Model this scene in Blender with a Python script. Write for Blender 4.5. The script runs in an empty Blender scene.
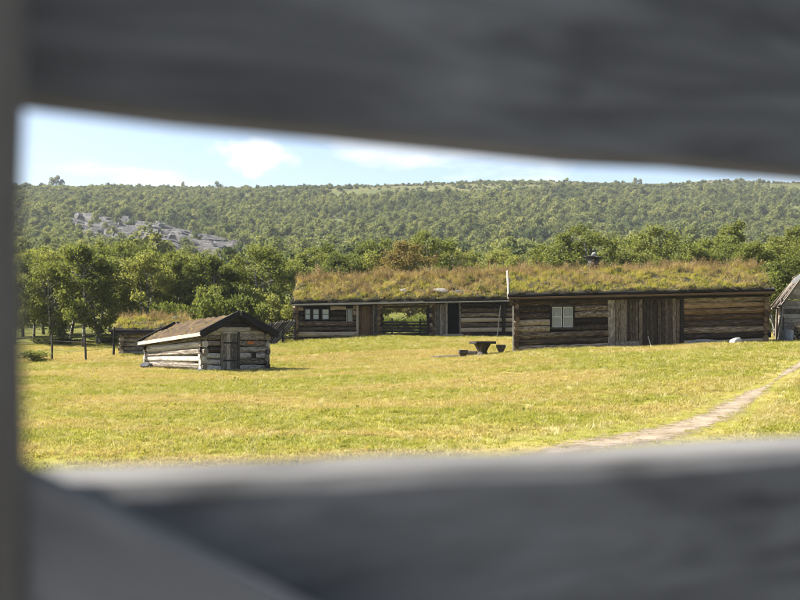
import bpy, math, random
import numpy as np
from mathutils import Vector, Matrix, Euler

random.seed(7)
RNG = np.random.default_rng(7)
scene = bpy.context.scene
COL = scene.collection
PI = math.pi

# ------------------------------------------------------------------ camera
F = 1111.0          # focal length in photo pixels (photo 800 x 600)
HY = 348.0          # photo row of the eye level
CZ = 1.4            # eye height
cam_d = bpy.data.cameras.new('camera')
cam_d.sensor_width = 36.0
cam_d.lens = 50.0
cam_d.shift_y = (HY - 300.0) / 800.0
cam_d.clip_start = 0.02
cam_d.clip_end = 9000.0
cam_d.dof.use_dof = True
cam_d.dof.focus_distance = 46.0
cam_d.dof.aperture_fstop = 3.1
cam = bpy.data.objects.new('camera', cam_d)
cam.location = (0, 0, CZ)
cam.rotation_euler = (PI / 2, 0, 0)
COL.objects.link(cam)
scene.camera = cam

# ------------------------------------------------------------------ sky and sun
SUN_EL = math.radians(43)
sun_xy = Vector((-0.97, 0.19)).normalized()
SUN = Vector((sun_xy.x * math.cos(SUN_EL), sun_xy.y * math.cos(SUN_EL), math.sin(SUN_EL)))
world = bpy.data.worlds.new('World')
scene.world = world
world.use_nodes = True
wn, wl = world.node_tree.nodes, world.node_tree.links
wn.clear()
w_out = wn.new('ShaderNodeOutputWorld')
w_bg = wn.new('ShaderNodeBackground')
w_bg.inputs['Strength'].default_value = 0.06
sky = wn.new('ShaderNodeTexSky')
sky.sky_type = 'NISHITA'
sky.sun_disc = False
sky.sun_elevation = SUN_EL
sky.sun_rotation = math.atan2(sun_xy.x, sun_xy.y)
sky.altitude = 900
sky.air_density = 1.0
sky.dust_density = 4.0
# broken clouds all over the dome, on a flat layer seen in perspective
tc = wn.new('ShaderNodeTexCoord')
sep = wn.new('ShaderNodeSeparateXYZ')
wl.new(tc.outputs['Generated'], sep.inputs[0])
def wmath(op, a, b=None, clamp=False):
    n = wn.new('ShaderNodeMath'); n.operation = op; n.use_clamp = clamp
    for i, v in enumerate((a, b)):
        if v is None: continue
        if isinstance(v, (int, float)): n.inputs[i].default_value = v
        else: wl.new(v, n.inputs[i])
    return n.outputs[0]
zz = wmath('ADD', wmath('MAXIMUM', sep.outputs[2], 0.0), 0.10)
cx = wmath('DIVIDE', sep.outputs[0], zz)
cy = wmath('DIVIDE', sep.outputs[1], zz)
comb = wn.new('ShaderNodeCombineXYZ')
wl.new(cx, comb.inputs[0]); wl.new(cy, comb.inputs[1])
comb.inputs[2].default_value = 3.7
cn = wn.new('ShaderNodeTexNoise')
cn.inputs['Scale'].default_value = 1.3
cn.inputs['Detail'].default_value = 7
cn.inputs['Roughness'].default_value = 0.55
wl.new(comb.outputs[0], cn.inputs['Vector'])
cr = wn.new('ShaderNodeValToRGB')
cr.color_ramp.elements[0].position = 0.54
cr.color_ramp.elements[1].position = 0.72
wl.new(cn.outputs['Fac'], cr.inputs[0])
# one small heaped cloud standing over the hill
CLOUD = Vector(((252 - 400) / F, 1.0, (HY - 156) / F)).normalized()
dist = wn.new('ShaderNodeVectorMath'); dist.operation = 'SUBTRACT'
wl.new(tc.outputs['Generated'], dist.inputs[0]); dist.inputs[1].default_value = CLOUD
scl = wn.new('ShaderNodeVectorMath'); scl.operation = 'MULTIPLY'
wl.new(dist.outputs[0], scl.inputs[0]); scl.inputs[1].default_value = (27, 27, 54)
ln = wn.new('ShaderNodeVectorMath'); ln.operation = 'LENGTH'
wl.new(scl.outputs[0], ln.inputs[0])
pn = wn.new('ShaderNodeTexNoise')
pn.inputs['Scale'].default_value = 38; pn.inputs['Detail'].default_value = 6
wl.new(tc.outputs['Generated'], pn.inputs['Vector'])
puff = wmath('ADD', wmath('SUBTRACT', 1.0, ln.outputs['Value']), wmath('MULTIPLY', wmath('SUBTRACT', pn.outputs['Fac'], 0.5), 1.8))
pr = wn.new('ShaderNodeMapRange'); pr.interpolation_type = 'SMOOTHSTEP'
pr.inputs['From Min'].default_value = 0.0; pr.inputs['From Max'].default_value = 0.8
wl.new(puff, pr.inputs['Value'])
cfac = wmath('MAXIMUM', wmath('MULTIPLY', cr.outputs[0], 0.75), wmath('MULTIPLY', pr.outputs[0], 0.9), True)
wmix = wn.new('ShaderNodeMix'); wmix.data_type = 'RGBA'
wl.new(cfac, wmix.inputs['Factor'])
wl.new(sky.outputs[0], wmix.inputs[6])
wmix.inputs[7].default_value = (6.2, 6.3, 6.5, 1)
wl.new(wmix.outputs[2], w_bg.inputs['Color'])
wl.new(w_bg.outputs[0], w_out.inputs['Surface'])

sun_d = bpy.data.lights.new('sun', 'SUN')
sun_d.energy = 5.0
sun_d.angle = math.radians(0.53)
sun_d.color = (1.0, 0.95, 0.87)
sun = bpy.data.objects.new('sun', sun_d)
sun.rotation_euler = (-SUN).to_track_quat('-Z', 'Y').to_euler()
sun.location = (-30, 10, 40)
COL.objects.link(sun)

vs = scene.view_settings
vs.view_transform = 'Standard'
vs.look = 'None'
vs.exposure = 1.95
vs.gamma = 1.0
vs.use_curve_mapping = False
scene.render.engine = 'CYCLES'
scene.cycles.use_denoising = True
scene.cycles.filter_width = 1.0
scene.cycles.max_bounces = 6
scene.cycles.diffuse_bounces = 3
scene.cycles.glossy_bounces = 2
scene.cycles.transmission_bounces = 4
scene.cycles.use_adaptive_sampling = True
scene.cycles.adaptive_threshold = 0.01

# ------------------------------------------------------------------ helpers
def PX(px, d): return (px - 400.0) / F * d
def PZ(py, d): return CZ + (HY - py) / F * d
def at(px, py, d): return Vector((PX(px, d), d, PZ(py, d)))

def tag(o, label=None, cat=None, group=None, kind=None):
    if label: o['label'] = label
    if cat: o['category'] = cat
    if group: o['group'] = group
    if kind: o['kind'] = kind
    return o

def empty(name, loc=(0, 0, 0), rz=0.0, parent=None):
    o = bpy.data.objects.new(name, None)
    o.empty_display_size = 0.2
    o.location = loc; o.rotation_euler = (0, 0, rz)
    COL.objects.link(o)
    if parent: o.parent = parent
    return o

def mesh_np(name, verts, faces, mat=None, smooth=False):
    me = bpy.data.meshes.new(name)
    me.from_pydata([tuple(v) for v in verts], [], [tuple(f) for f in faces])
    if smooth:
        me.polygons.foreach_set('use_smooth', [True] * len(me.polygons))
    if mat: me.materials.append(mat)
    me.update()
    return me

def quad_mesh(name, V, mat=None):
    """V: (n,4,3) array, one quad each"""
    n = len(V)
    me = bpy.data.meshes.new(name)
    me.vertices.add(n * 4)
    me.vertices.foreach_set('co', V.reshape(-1).astype(np.float32))
    me.loops.add(n * 4)
    me.loops.foreach_set('vertex_index', np.arange(n * 4, dtype=np.int32))
    me.polygons.add(n)
    me.polygons.foreach_set('loop_start', np.arange(0, n * 4, 4, dtype=np.int32))
    me.polygons.foreach_set('loop_total', np.full(n, 4, dtype=np.int32))
    me.update(calc_edges=True)
    if mat: me.materials.append(mat)
    return me

def obj(name, me, parent=None, loc=None, rot=None, scale=None, mat=None):
    o = bpy.data.objects.new(name, me)
    COL.objects.link(o)
    if parent: o.parent = parent
    if loc is not None: o.location = loc
    if rot is not None: o.rotation_euler = rot
    if scale is not None: o.scale = scale
    if mat:
        if not me.materials: me.materials.append(mat)
        elif me.materials[0] != mat:
            o.material_slots[0].link = 'OBJECT'; o.material_slots[0].material = mat
    return o

def frame(p0, p1, roll=0.0):
    p0, p1 = Vector(p0), Vector(p1)
    x = (p1 - p0).normalized()
    up = Vector((0, 0, 1)) if abs(x.z) < 0.95 else Vector((1, 0, 0))
    y = up.cross(x).normalized()
    z = x.cross(y)
    m = Matrix((x, y, z)).transposed()
    if roll: m = m @ Matrix.Rotation(roll, 3, 'X')
    return m

def seg(name, me, p0, p1, sy, sz, mat, parent=None, roll=0.0):
    """unit-length mesh laid from p0 to p1"""
    p0, p1 = Vector(p0), Vector(p1)
    o = obj(name, me, parent, mat=mat)
    m = frame(p0, p1, roll).to_4x4()
    m.translation = p0
    o.matrix_basis = m @ Matrix.Diagonal(((p1 - p0).length, sy, sz, 1))
    return o

# unit shapes ---------------------------------------------------------------
def make_log(rs, n=8, rings=5, square=0.35, taper=0.06):
    """log, x 0..1, radius about 1, hewn: between a circle and a square"""
    V, Fc = [], []
    ph = rs.uniform(0, 6.28, 6)
    for i in range(rings):
        t = i / (rings - 1)
        wob = 1 + taper * (0.5 - t) + 0.05 * math.sin(t * 7 + ph[0])
        oy, oz = 0.06 * math.sin(t * 5 + ph[1]), 0.06 * math.sin(t * 6 + ph[2])
        for k in range(n):
            a = 2 * PI * (k + .5) / n
            c, s = math.cos(a), math.sin(a)
            r = (1 - square) + square / max(abs(c), abs(s)) * 0.9
            r *= wob * (1 + 0.06 * math.sin(k * 2.1 + ph[3] + t * 4) + rs.uniform(-.03, .03))
            V.append((t, c * r + oy, s * r + oz))
    for i in range(rings - 1):
        for k in range(n):
            a, b = i * n + k, i * n + (k + 1) % n
            Fc.append((a, b, b + n, a + n))
    Fc.append(tuple(range(n))[::-1]); Fc.append(tuple(range((rings - 1) * n, rings * n)))
    return mesh_np('log', V, Fc, smooth=False)

def make_plank(rs, rings=4, b=0.06):
    """plank, x 0..1, y and z -.5...5 with chamfered, slightly uneven edges"""
    V, Fc = [], []
    prof = [(-.5, -.5 + b), (-.5, .5 - b), (-.5 + b, .5), (.5 - b, .5), (.5, .5 - b), (.5, -.5 + b), (.5 - b, -.5), (-.5 + b, -.5)]
    n = 8
    p = rs.uniform(0, 6.28, 4)
    for i in range(rings):
        t = i / (rings - 1)
        wy = 1 + .03 * math.sin(t * 5 + p[0]); wz = 1 + .05 * math.sin(t * 4 + p[1])
        for (y, z) in prof:
            V.append((t, y * wy + .02 * math.sin(t * 6 + p[2]), z * wz + .02 * math.sin(t * 3 + p[3])))
    for i in range(rings - 1):
        for k in range(n):
            a, c = i * n + k, i * n + (k + 1) % n
            Fc.append((a, a + n, c + n, c))
    Fc.append(tuple(range(n))); Fc.append(tuple(range((rings - 1) * n, rings * n))[::-1])
    return mesh_np('plank', V, Fc)

rs0 = np.random.default_rng(3)
LOGS = [make_log(rs0) for _ in range(6)]
POLES = [make_log(rs0, n=6, rings=6, square=0.0, taper=0.25) for _ in range(3)]
PLANKS = [make_plank(rs0) for _ in range(6)]
def LOG(): return random.choice(LOGS)
def POLE(): return random.choice(POLES)
def PLANK(): return random.choice(PLANKS)

def make_rock(seed, sub=2, flat=1.0, rough=0.25):
    import bmesh
    bm = bmesh.new()
    bmesh.ops.create_icosphere(bm, subdivisions=sub, radius=1)
    r = np.random.default_rng(seed)
    dirs = r.normal(size=(9, 3)); dirs /= np.linalg.norm(dirs, axis=1)[:, None]
    offs = r.uniform(.62, .95, 9)
    for v in bm.verts:
        p = np.array(v.co)
        for d, o in zip(dirs, offs):                      # planar cuts give broken faces
            s = p @ d - o
            if s > 0: p = p - d * s
        p = p * (1 + rough * .3 * math.sin(p[0] * 5 + seed) * math.sin(p[1] * 6) * math.sin(p[2] * 4 + 1))
        v.co = p * np.array((1, 1, flat))
    me = bpy.data.meshes.new('rock'); bm.to_mesh(me); bm.free()
    return me
ROCKS = [make_rock(i) for i in range(6)]

# tubes ---------------------------------------------------------------------
def tube(V, Fc, pts, radii, n=6, cap=True):
    base = len(V)
    pts = [Vector(p) for p in pts]
    for i, p in enumerate(pts):
        d = (pts[min(i + 1, len(pts) - 1)] - pts[max(i - 1, 0)]).normalized()
        up = Vector((1, 0, 0)) if abs(d.x) < .8 else Vector((0, 1, 0))
        a = d.cross(up).normalized(); b = d.cross(a)
        for k in range(n):
            t = 2 * PI * k / n
            V.append(tuple(p + (a * math.cos(t) + b * math.sin(t)) * radii[i]))
    for i in range(len(pts) - 1):
        for k in range(n):
            q, r = base + i * n + k, base + i * n + (k + 1) % n
            Fc.append((q, r, r + n, q + n))
    if cap:
        Fc.append(tuple(base + k for k in range(n))[::-1])
        Fc.append(tuple(base + (len(pts) - 1) * n + k for k in range(n)))

# ------------------------------------------------------------------ materials
def mat_new(name):
    m = bpy.data.materials.new(name); m.use_nodes = True
    nt = m.node_tree; nt.nodes.clear()
    out = nt.nodes.new('ShaderNodeOutputMaterial')
    b = nt.nodes.new('ShaderNodeBsdfPrincipled')
    nt.links.new(b.outputs[0], out.inputs['Surface'])
    b.inputs['Roughness'].default_value = 0.85
    b.inputs['Specular IOR Level'].default_value = 0.25
    return m, nt, b, out

def ramp(nt, fac, stops):
    r = nt.nodes.new('ShaderNodeValToRGB')
    e = r.color_ramp.elements
    while len(e) < len(stops): e.new(0.5)
    for i, (p, c) in enumerate(stops):
        e[i].position = p; e[i].color = (*c, 1)
    if fac is not None: nt.links.new(fac, r.inputs[0])
    return r.outputs[0]

def noise(nt, vec, scale, detail=4, rough=.55, dist=0.0):
    n = nt.nodes.new('ShaderNodeTexNoise')
    n.inputs['Scale'].default_value = scale; n.inputs['Detail'].default_value = detail
    n.inputs['Roughness'].default_value = rough; n.inputs['Distortion'].default_value = dist
    if vec is not None: nt.links.new(vec, n.inputs['Vector'])
    return n.outputs['Fac']

def mth(nt, op, a, b=None, clamp=False):
    n = nt.nodes.new('ShaderNodeMath'); n.operation = op; n.use_clamp = clamp
    for i, v in enumerate((a, b)):
        if v is None: continue
        if isinstance(v, (int, float)): n.inputs[i].default_value = v
        else: nt.links.new(v, n.inputs[i])
    return n.outputs[0]

def mix(nt, fac, a, b, mode='MIX'):
    n = nt.nodes.new('ShaderNodeMix'); n.data_type = 'RGBA'; n.blend_type = mode
    if isinstance(fac, (int, float)): n.inputs['Factor'].default_value = fac
    else: nt.links.new(fac, n.inputs['Factor'])
    for i, v in ((6, a), (7, b)):
        if isinstance(v, tuple): n.inputs[i].default_value = (*v, 1)
        else: nt.links.new(v, n.inputs[i])
    return n.outputs[2]

def smooth(nt, v, lo, hi):
    n = nt.nodes.new('ShaderNodeMapRange'); n.interpolation_type = 'SMOOTHSTEP'
    n.inputs['From Min'].default_value = lo; n.inputs['From Max'].default_value = hi
    nt.links.new(v, n.inputs['Value'])
    return n.outputs[0]

def bump(nt, b, h, strength=.4, dist=.02):
    n = nt.nodes.new('ShaderNodeBump')
    n.inputs['Strength'].default_value = strength; n.inputs['Distance'].default_value = dist
    nt.links.new(h, n.inputs['Height']); nt.links.new(n.outputs[0], b.inputs['Normal'])

def objvec(nt, scale, rnd=40.0):
    t = nt.nodes.new('ShaderNodeTexCoord'); oi = nt.nodes.new('ShaderNodeObjectInfo')
    m = nt.nodes.new('ShaderNodeVectorMath'); m.operation = 'MULTIPLY'
    nt.links.new(t.outputs['Object'], m.inputs[0]); m.inputs[1].default_value = scale
    a = nt.nodes.new('ShaderNodeVectorMath'); a.operation = 'ADD'
    c = nt.nodes.new('ShaderNodeCombineXYZ')
    r = mth(nt, 'MULTIPLY', oi.outputs['Random'], rnd)
    for i in range(3): nt.links.new(r, c.inputs[i])
    nt.links.new(m.outputs[0], a.inputs[0]); nt.links.new(c.outputs[0], a.inputs[1])
    return a.outputs[0], oi.outputs['Random']

def worldpos(nt):
    return nt.nodes.new('ShaderNodeNewGeometry').outputs['Position']

def wood(name, dark, mid, light, gvec=(5.0, 3.4, 3.4), rough=.85, varied=.5):
    """weathered timber, grain along local x of a unit-length piece"""
    m, nt, b, out = mat_new(name)
    v, rnd = objvec(nt, gvec)
    g = noise(nt, v, 1.6, 6, .65, .4)
    v2, _ = objvec(nt, (7.0, 1.4, 1.4))
    p = noise(nt, v2, 1.7, 5, .65)
    f = mth(nt, 'ADD', mth(nt, 'MULTIPLY', g, .5), mth(nt, 'MULTIPLY', p, .5))
    f = mth(nt, 'ADD', f, mth(nt, 'MULTIPLY', mth(nt, 'SUBTRACT', rnd, .5), varied * .4))
    c = ramp(nt, f, [(.36, dark), (.50, mid), (.64, light)])
    nt.links.new(c, b.inputs['Base Color'])
    b.inputs['Roughness'].default_value = rough
    bump(nt, b, g, .5, .015)
    return m

M = {}
M['cabin_log'] = wood('brown_log', (.012, .008, .005), (.080, .054, .034), (.32, .26, .185), varied=.95)
M['bark_plank'] = wood('bark_plank', (.018, .013, .009), (.075, .056, .038), (.20, .165, .125), varied=.7)
M['warm_log'] = wood('warm_log', (.035, .020, .010), (.135, .080, .036), (.29, .195, .105), varied=.6)
M['hut_log'] = wood('grey_log', (.022, .015, .010), (.17, .14, .105), (.42, .39, .35), varied=.7)
M['end_log'] = wood('corner_log', (.016, .010, .006), (.075, .045, .024), (.19, .13, .08))
M['grey_plank'] = wood('grey_plank', (.05, .042, .034), (.17, .145, .115), (.33, .29, .24), varied=.6)
M['dark_plank'] = wood('dark_plank', (.008, .006, .005), (.025, .02, .017), (.07, .06, .05))
M['tar'] = wood('tarred_board', (.006, .005, .005), (.014, .012, .011), (.035, .03, .028))
M['pale_plank'] = wood('pale_plank', (.17, .15, .12), (.30, .27, .23), (.43, .40, .35), varied=.3)
M['brown_door'] = wood('brown_plank', (.03, .017, .008), (.075, .042, .02), (.13, .08, .04))
M['white_paint'] = wood('white_paint', (.42, .41, .38), (.62, .61, .58), (.76, .75, .72), varied=.1)

def simple(name, c1, c2, scale=4, rough=.9, bs=.5, bd=.03, detail=6):
    m, nt, b, out = mat_new(name)
    v, rnd = objvec(nt, (1, 1, 1))
    n = noise(nt, v, scale, detail, .62)
    nt.links.new(ramp(nt, n, [(.33, c1), (.68, c2)]), b.inputs['Base Color'])
    b.inputs['Roughness'].default_value = rough
    bump(nt, b, n, bs, bd)
    return m
M['hill_rock'] = simple('hill_rock', (.016, .015, .014), (.105, .097, .092), 2.6, bs=1, bd=.3)
M['stone'] = simple('grey_stone', (.10, .095, .09), (.30, .285, .27), 3)
M['white_stone'] = simple('white_stone', (.30, .29, .28), (.48, .47, .45), 2.5)
M['dark_stone'] = simple('dark_stone', (.035, .035, .036), (.11, .11, .115), 3)
M['inner_shade'] = simple('interior_shade', (.010, .008, .006), (.022, .017, .013), 3)  # near-black tone; the darkness of unlit rooms is put into the colour
M['metal'] = simple('dull_zinc', (.20, .21, .22), (.34, .35, .36), 2, rough=.5, bs=.1)
M['tarp'] = simple('green_tarp', (.03, .13, .10), (.05, .20, .16), 2, rough=.5)
M['orange'] = simple('orange_paint', (.35, .09, .02), (.55, .18, .04), 3)
M['cut_wood'] = simple('cut_wood', (.24, .15, .08), (.52, .38, .23), 2)
M['weathered_table'] = wood('weathered_dark_wood', (.012, .010, .008), (.035, .028, .022), (.09, .075, .06))

def turf_mat(name, stops, scale=2.2):
    m, nt, b, out = mat_new(name)
    p = worldpos(nt)
    n = noise(nt, p, scale, 7, .68)
    nt.links.new(ramp(nt, n, stops), b.inputs['Base Color'])
    b.inputs['Roughness'].default_value = 1
    bump(nt, b, noise(nt, p, 14, 5, .7), .9, .06)
    return m
M['turf'] = turf_mat('turf', [(.35, (.010, .008, .004)), (.5, (.036, .030, .009)), (.66, (.09, .075, .022))])  # soil kept extra dark, painting in the shade between grass tufts
M['moss'] = turf_mat('red_moss', [(.3, (.018, .013, .009)), (.45, (.052, .034, .018)), (.58, (.085, .052, .026)), (.70, (.10, .085, .03))], 3.0)

def leaf_mat(name, c_dark, c_mid, c_light, trans=.35, tint=None, patch=None):
    """leaf or blade: diffuse and glossy front with light coming through"""
    m, nt, b, out = mat_new(name)
    oi = nt.nodes.new('ShaderNodeObjectInfo')
    p = worldpos(nt)
    n = noise(nt, p, 1.1, 3, .6)
    f = mth(nt, 'ADD', mth(nt, 'MULTIPLY', n, .6), mth(nt, 'MULTIPLY', oi.outputs['Random'], .4))
    c = ramp(nt, f, [(.25, c_dark), (.5, c_mid), (.75, c_light)])
    if patch:                                            # broad drifts of another colour over the ground
        pc, psc, lo, hi = patch
        mp = nt.nodes.new('ShaderNodeVectorMath'); mp.operation = 'MULTIPLY'
        nt.links.new(p, mp.inputs[0]); mp.inputs[1].default_value = (.45, 1, 1)
        c = mix(nt, smooth(nt, noise(nt, mp.outputs[0], psc, 4, .6), lo, hi), c, pc)
    nt.links.new(c, b.inputs['Base Color'])
    b.inputs['Roughness'].default_value = .7
    b.inputs['Specular IOR Level'].default_value = .12
    tr = nt.nodes.new('ShaderNodeBsdfTranslucent')
    nt.links.new(mix(nt, 1.0, c, (1.12, 1.12, .7), 'MULTIPLY'), tr.inputs['Color'])
    ms = nt.nodes.new('ShaderNodeMixShader'); ms.inputs[0].default_value = trans
    nt.links.new(b.outputs[0], ms.inputs[1]); nt.links.new(tr.outputs[0], ms.inputs[2])
    nt.links.new(ms.outputs[0], out.inputs['Surface'])
    return m
M['leaf'] = leaf_mat('birch_leaf', (.080, .096, .026), (.140, .156, .040), (.225, .228, .066), .45)
M['leaf_bright'] = leaf_mat('bright_leaf', (.09, .108, .026), (.14, .158, .038), (.205, .21, .058), .42)
M['leaf_far'] = leaf_mat('hill_leaf', (.086, .102, .038), (.145, .160, .052), (.225, .222, .080), .42, patch=((.066, .086, .036), .035, .48, .66))
M['leaf_autumn'] = leaf_mat('autumn_leaf', (.13, .10, .032), (.19, .145, .05), (.26, .195, .075), .4)
M['meadow_blade'] = leaf_mat('meadow_blade', (.168, .190, .030), (.255, .248, .042), (.335, .302, .072), .36, patch=((.37, .285, .11), .26, .45, .60))
M['meadow_straw'] = leaf_mat('meadow_straw', (.32, .26, .11), (.42, .36, .17), (.55, .48, .28), .3)
M['roof_green'] = leaf_mat('roof_green_blade', (.18, .185, .034), (.30, .275, .055), (.42, .355, .095), .42)
M['roof_straw'] = leaf_mat('roof_straw_blade', (.27, .205, .075), (.40, .305, .125), (.52, .41, .19), .42)
M['roof_pink'] = leaf_mat('roof_seed_head', (.15, .10, .055), (.22, .155, .08), (.30, .215, .12), .35)

m, nt, b, out = mat_new('birch_bark')
v, rnd = objvec(nt, (1, 1, 1), 20)
mp = nt.nodes.new('ShaderNodeVectorMath'); mp.operation = 'MULTIPLY'
nt.links.new(v, mp.inputs[0]); mp.inputs[1].default_value = (3, 3, 9)
nt.links.new(ramp(nt, noise(nt, mp.outputs[0], 1.0, 5, .6), [(.38, (.03, .026, .022)), (.52, (.15, .14, .12)), (.66, (.34, .33, .30))]), b.inputs['Base Color'])
M['bark'] = m

m, nt, b, out = mat_new('window_glass')
b.inputs['Base Color'].default_value = (.85, .88, .86, 1)
b.inputs['Roughness'].default_value = .06
b.inputs['Specular IOR Level'].default_value = .35
b.inputs['Transmission Weight'].default_value = .85; b.inputs['IOR'].default_value = 1.3
M['glass'] = m
M['pane_back'] = simple('pale_pane_back', (.55, .58, .62), (.78, .80, .82), 5, bs=.1)  # pale bluish-white tone set behind the small panes
M['ochre_back'] = simple('yellowish_back', (.09, .08, .045), (.20, .175, .10), 3.5, bs=.1)

# outdoor sand of the trodden path
m, nt, b, out = mat_new('trodden_sand')
p = worldpos(nt)
c = ramp(nt, noise(nt, p, 1.6, 8, .7), [(.32, (.11, .080, .050)), (.5, (.21, .165, .112)), (.7, (.30, .245, .18))])
nt.links.new(c, b.inputs['Base Color']); b.inputs['Roughness'].default_value = 1
bump(nt, b, noise(nt, p, 12, 6, .7), .7, .04)
ed = nt.nodes.new('ShaderNodeAttribute'); ed.attribute_name = 'edge'
wear = mth(nt, 'ADD', mth(nt, 'SUBTRACT', 1.0, ed.outputs['Fac']), mth(nt, 'MULTIPLY', mth(nt, 'SUBTRACT', noise(nt, p, 5.0, 7, .75), .5), 2.6))
nt.links.new(smooth(nt, wear, .15, .75), b.inputs['Alpha'])
M['sand'] = m

# ground: meadow near, forest floor, then scrub and heath on the hill
m, nt, b, out = mat_new('ground')
p = worldpos(nt)
sx = nt.nodes.new('ShaderNodeSeparateXYZ'); nt.links.new(p, sx.inputs[0])
st = nt.nodes.new('ShaderNodeVectorMath'); st.operation = 'MULTIPLY'
nt.links.new(p, st.inputs[0]); st.inputs[1].default_value = (.45, 1, 1)
near = ramp(nt, noise(nt, st.outputs[0], .5, 6, .62), [(.32, (.13, .142, .026)), (.5, (.20, .183, .036)), (.68, (.285, .222, .078))])
near = mix(nt, mth(nt, 'MULTIPLY', noise(nt, p, 9, 4, .7), .3), near, (.08, .08, .014))
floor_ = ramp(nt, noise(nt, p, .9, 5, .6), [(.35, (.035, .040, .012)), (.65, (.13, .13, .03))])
far = ramp(nt, noise(nt, p, .035, 7, .65), [(.38, (.050, .062, .022)), (.55, (.085, .094, .032)), (.72, (.145, .130, .052))])
heath = ramp(nt, noise(nt, p, .02, 7, .65), [(.35, (.042, .042, .018)), (.6, (.090, .074, .034))])
grey_bounce = ramp(nt, noise(nt, p, 1.2, 6, .65), [(.35, (.13, .125, .115)), (.65, (.24, .23, .215))])  # unseen grey ground by the gate, added to keep bounce light neutral
c = mix(nt, smooth(nt, mth(nt, 'ADD', sx.outputs[1], mth(nt, 'MULTIPLY', noise(nt, p, .7, 3), 5)), 10, 14), grey_bounce, near)
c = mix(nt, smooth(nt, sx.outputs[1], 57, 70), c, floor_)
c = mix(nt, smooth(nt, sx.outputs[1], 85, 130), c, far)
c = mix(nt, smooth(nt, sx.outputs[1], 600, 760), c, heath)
nt.links.new(c, b.inputs['Base Color']); b.inputs['Roughness'].default_value = 1
b.inputs['Specular IOR Level'].default_value = .05
bump(nt, b, noise(nt, p, 6, 6, .7), .6, .08)
M['ground'] = m

# the gate's grey weathered boards (world-sized grain along local x, metres)
def gate_wood(name, c1, c2, c3):
    m, nt, b, out = mat_new(name)
    v, rnd = objvec(nt, (3.0, 22, 22), 9)
    g = noise(nt, v, 1.0, 7, .65, .8)
    k, _ = objvec(nt, (5.0, 9.0, 11.0), 5)
    kn = noise(nt, k, .9, 2, .5)
    c = ramp(nt, g, [(.3, c1), (.5, c2), (.72, c3)])
    c = mix(nt, smooth(nt, kn, .56, .80), c, tuple(x * .6 for x in c1))
    nt.links.new(c, b.inputs['Base Color'])
    b.inputs['Roughness'].default_value = .75
    bump(nt, b, g, .5, .004)
    return m
M['gate'] = gate_wood('grey_gate_board', (.050, .048, .045), (.106, .103, .098), (.175, .170, .163))
M['gate_brace'] = gate_wood('pale_gate_brace', (.078, .075, .071), (.130, .126, .120), (.185, .18, .173))
M['gate_post'] = gate_wood('grey_gate_post', (.055, .048, .041), (.09, .080, .068), (.13, .12, .105))

# ------------------------------------------------------------------ terrain
ctrl = []
def cp(px, py, d): ctrl.append((PX(px, d), d, PZ(py, d)))
for x in (-14, -5, 5, 14):
    ctrl.append((x, -6, 0.0)); ctrl.append((x, 4, 0.0))
for px in (40, 220, 400, 580, 760): cp(px, 440, 17)
for x in (-24, 24): ctrl.append((x, 17, .05 if x < 0 else .15))
cp(203, 371, 40); cp(148, 367.5, 43); cp(268, 371, 41.9); cp(100, 384, 33); cp(300, 385, 32)
cp(516, 351, 43); cp(765, 342, 42); cp(640, 347, 42.5)
cp(296, 342, 58); cp(360, 336.5, 58); cp(440, 336, 58); cp(515, 337, 58)
cp(482, 356, 44); cp(125, 354, 50); cp(52, 361, 48); cp(60, 346, 62); cp(120, 348, 60); cp(800, 342, 47)
ctrl += [(-26, 45, .75), (-30, 60, 1.3), (26, 42, 1.9), (28, 58, 2.5), (-10, 66, 1.9), (2, 66, 2.2), (14, 66, 2.4), (24, 66, 2.7), (-24, 68, 1.8)]
CT = np.array(ctrl)
def tps_k(r2): return np.where(r2 > 0, r2 * np.log(np.maximum(r2, 1e-12)), 0.0)
_n = len(CT)
_d2 = ((CT[:, None, :2] - CT[None, :, :2]) ** 2).sum(-1)
_A = np.zeros((_n + 3, _n + 3))
_A[:_n, :_n] = tps_k(_d2) + np.eye(_n) * 4.0
_A[:_n, _n] = 1; _A[:_n, _n + 1:] = CT[:, :2]; _A[_n, :_n] = 1; _A[_n + 1:, :_n] = CT[:, :2].T
_w = np.linalg.solve(_A, np.concatenate([CT[:, 2], [0, 0, 0]]))
def meadow(x, y):
    xc = np.clip(x, -30, 28); yc = np.clip(y, -6, 68)
    sh = xc.shape
    q = np.stack([xc.ravel(), yc.ravel()], 1)
    d2 = ((q[:, None, :] - CT[None, :, :2]) ** 2).sum(-1)
    z = tps_k(d2) @ _w[:_n] + _w[_n] + q @ _w[_n + 1:]
    return z.reshape(sh)
def sst(v, a, b):
    t = np.clip((v - a) / (b - a), 0, 1); return t * t * (3 - 2 * t)
_sr = np.random.default_rng(11)
_WA = [(_sr.uniform(0, 6.28), _sr.uniform(0, 6.28)) for _ in range(14)]
def waves(x, y, lam):
    s = 0
    for i, (a, p) in enumerate(_WA):
        l = lam * (0.55 + 0.13 * i)
        s = s + np.sin((x * np.cos(a) + y * np.sin(a)) * 6.283 / l + p)
    return s / 5.0
HD = [0, 60, 100, 200, 330, 450, 560, 680, 790, 900, 1500, 5000]
HZ = [1.6, 2.0, 6.0, 15, 29, 50, 74, 101, 118.5, 124, 126, 120]
RPX = [-400, 20, 250, 320, 400, 540, 640, 720, 800, 1300]
RY = [186, 184, 186, 184.5, 181.5, 178.5, 180.5, 178, 179.5, 176]
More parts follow.
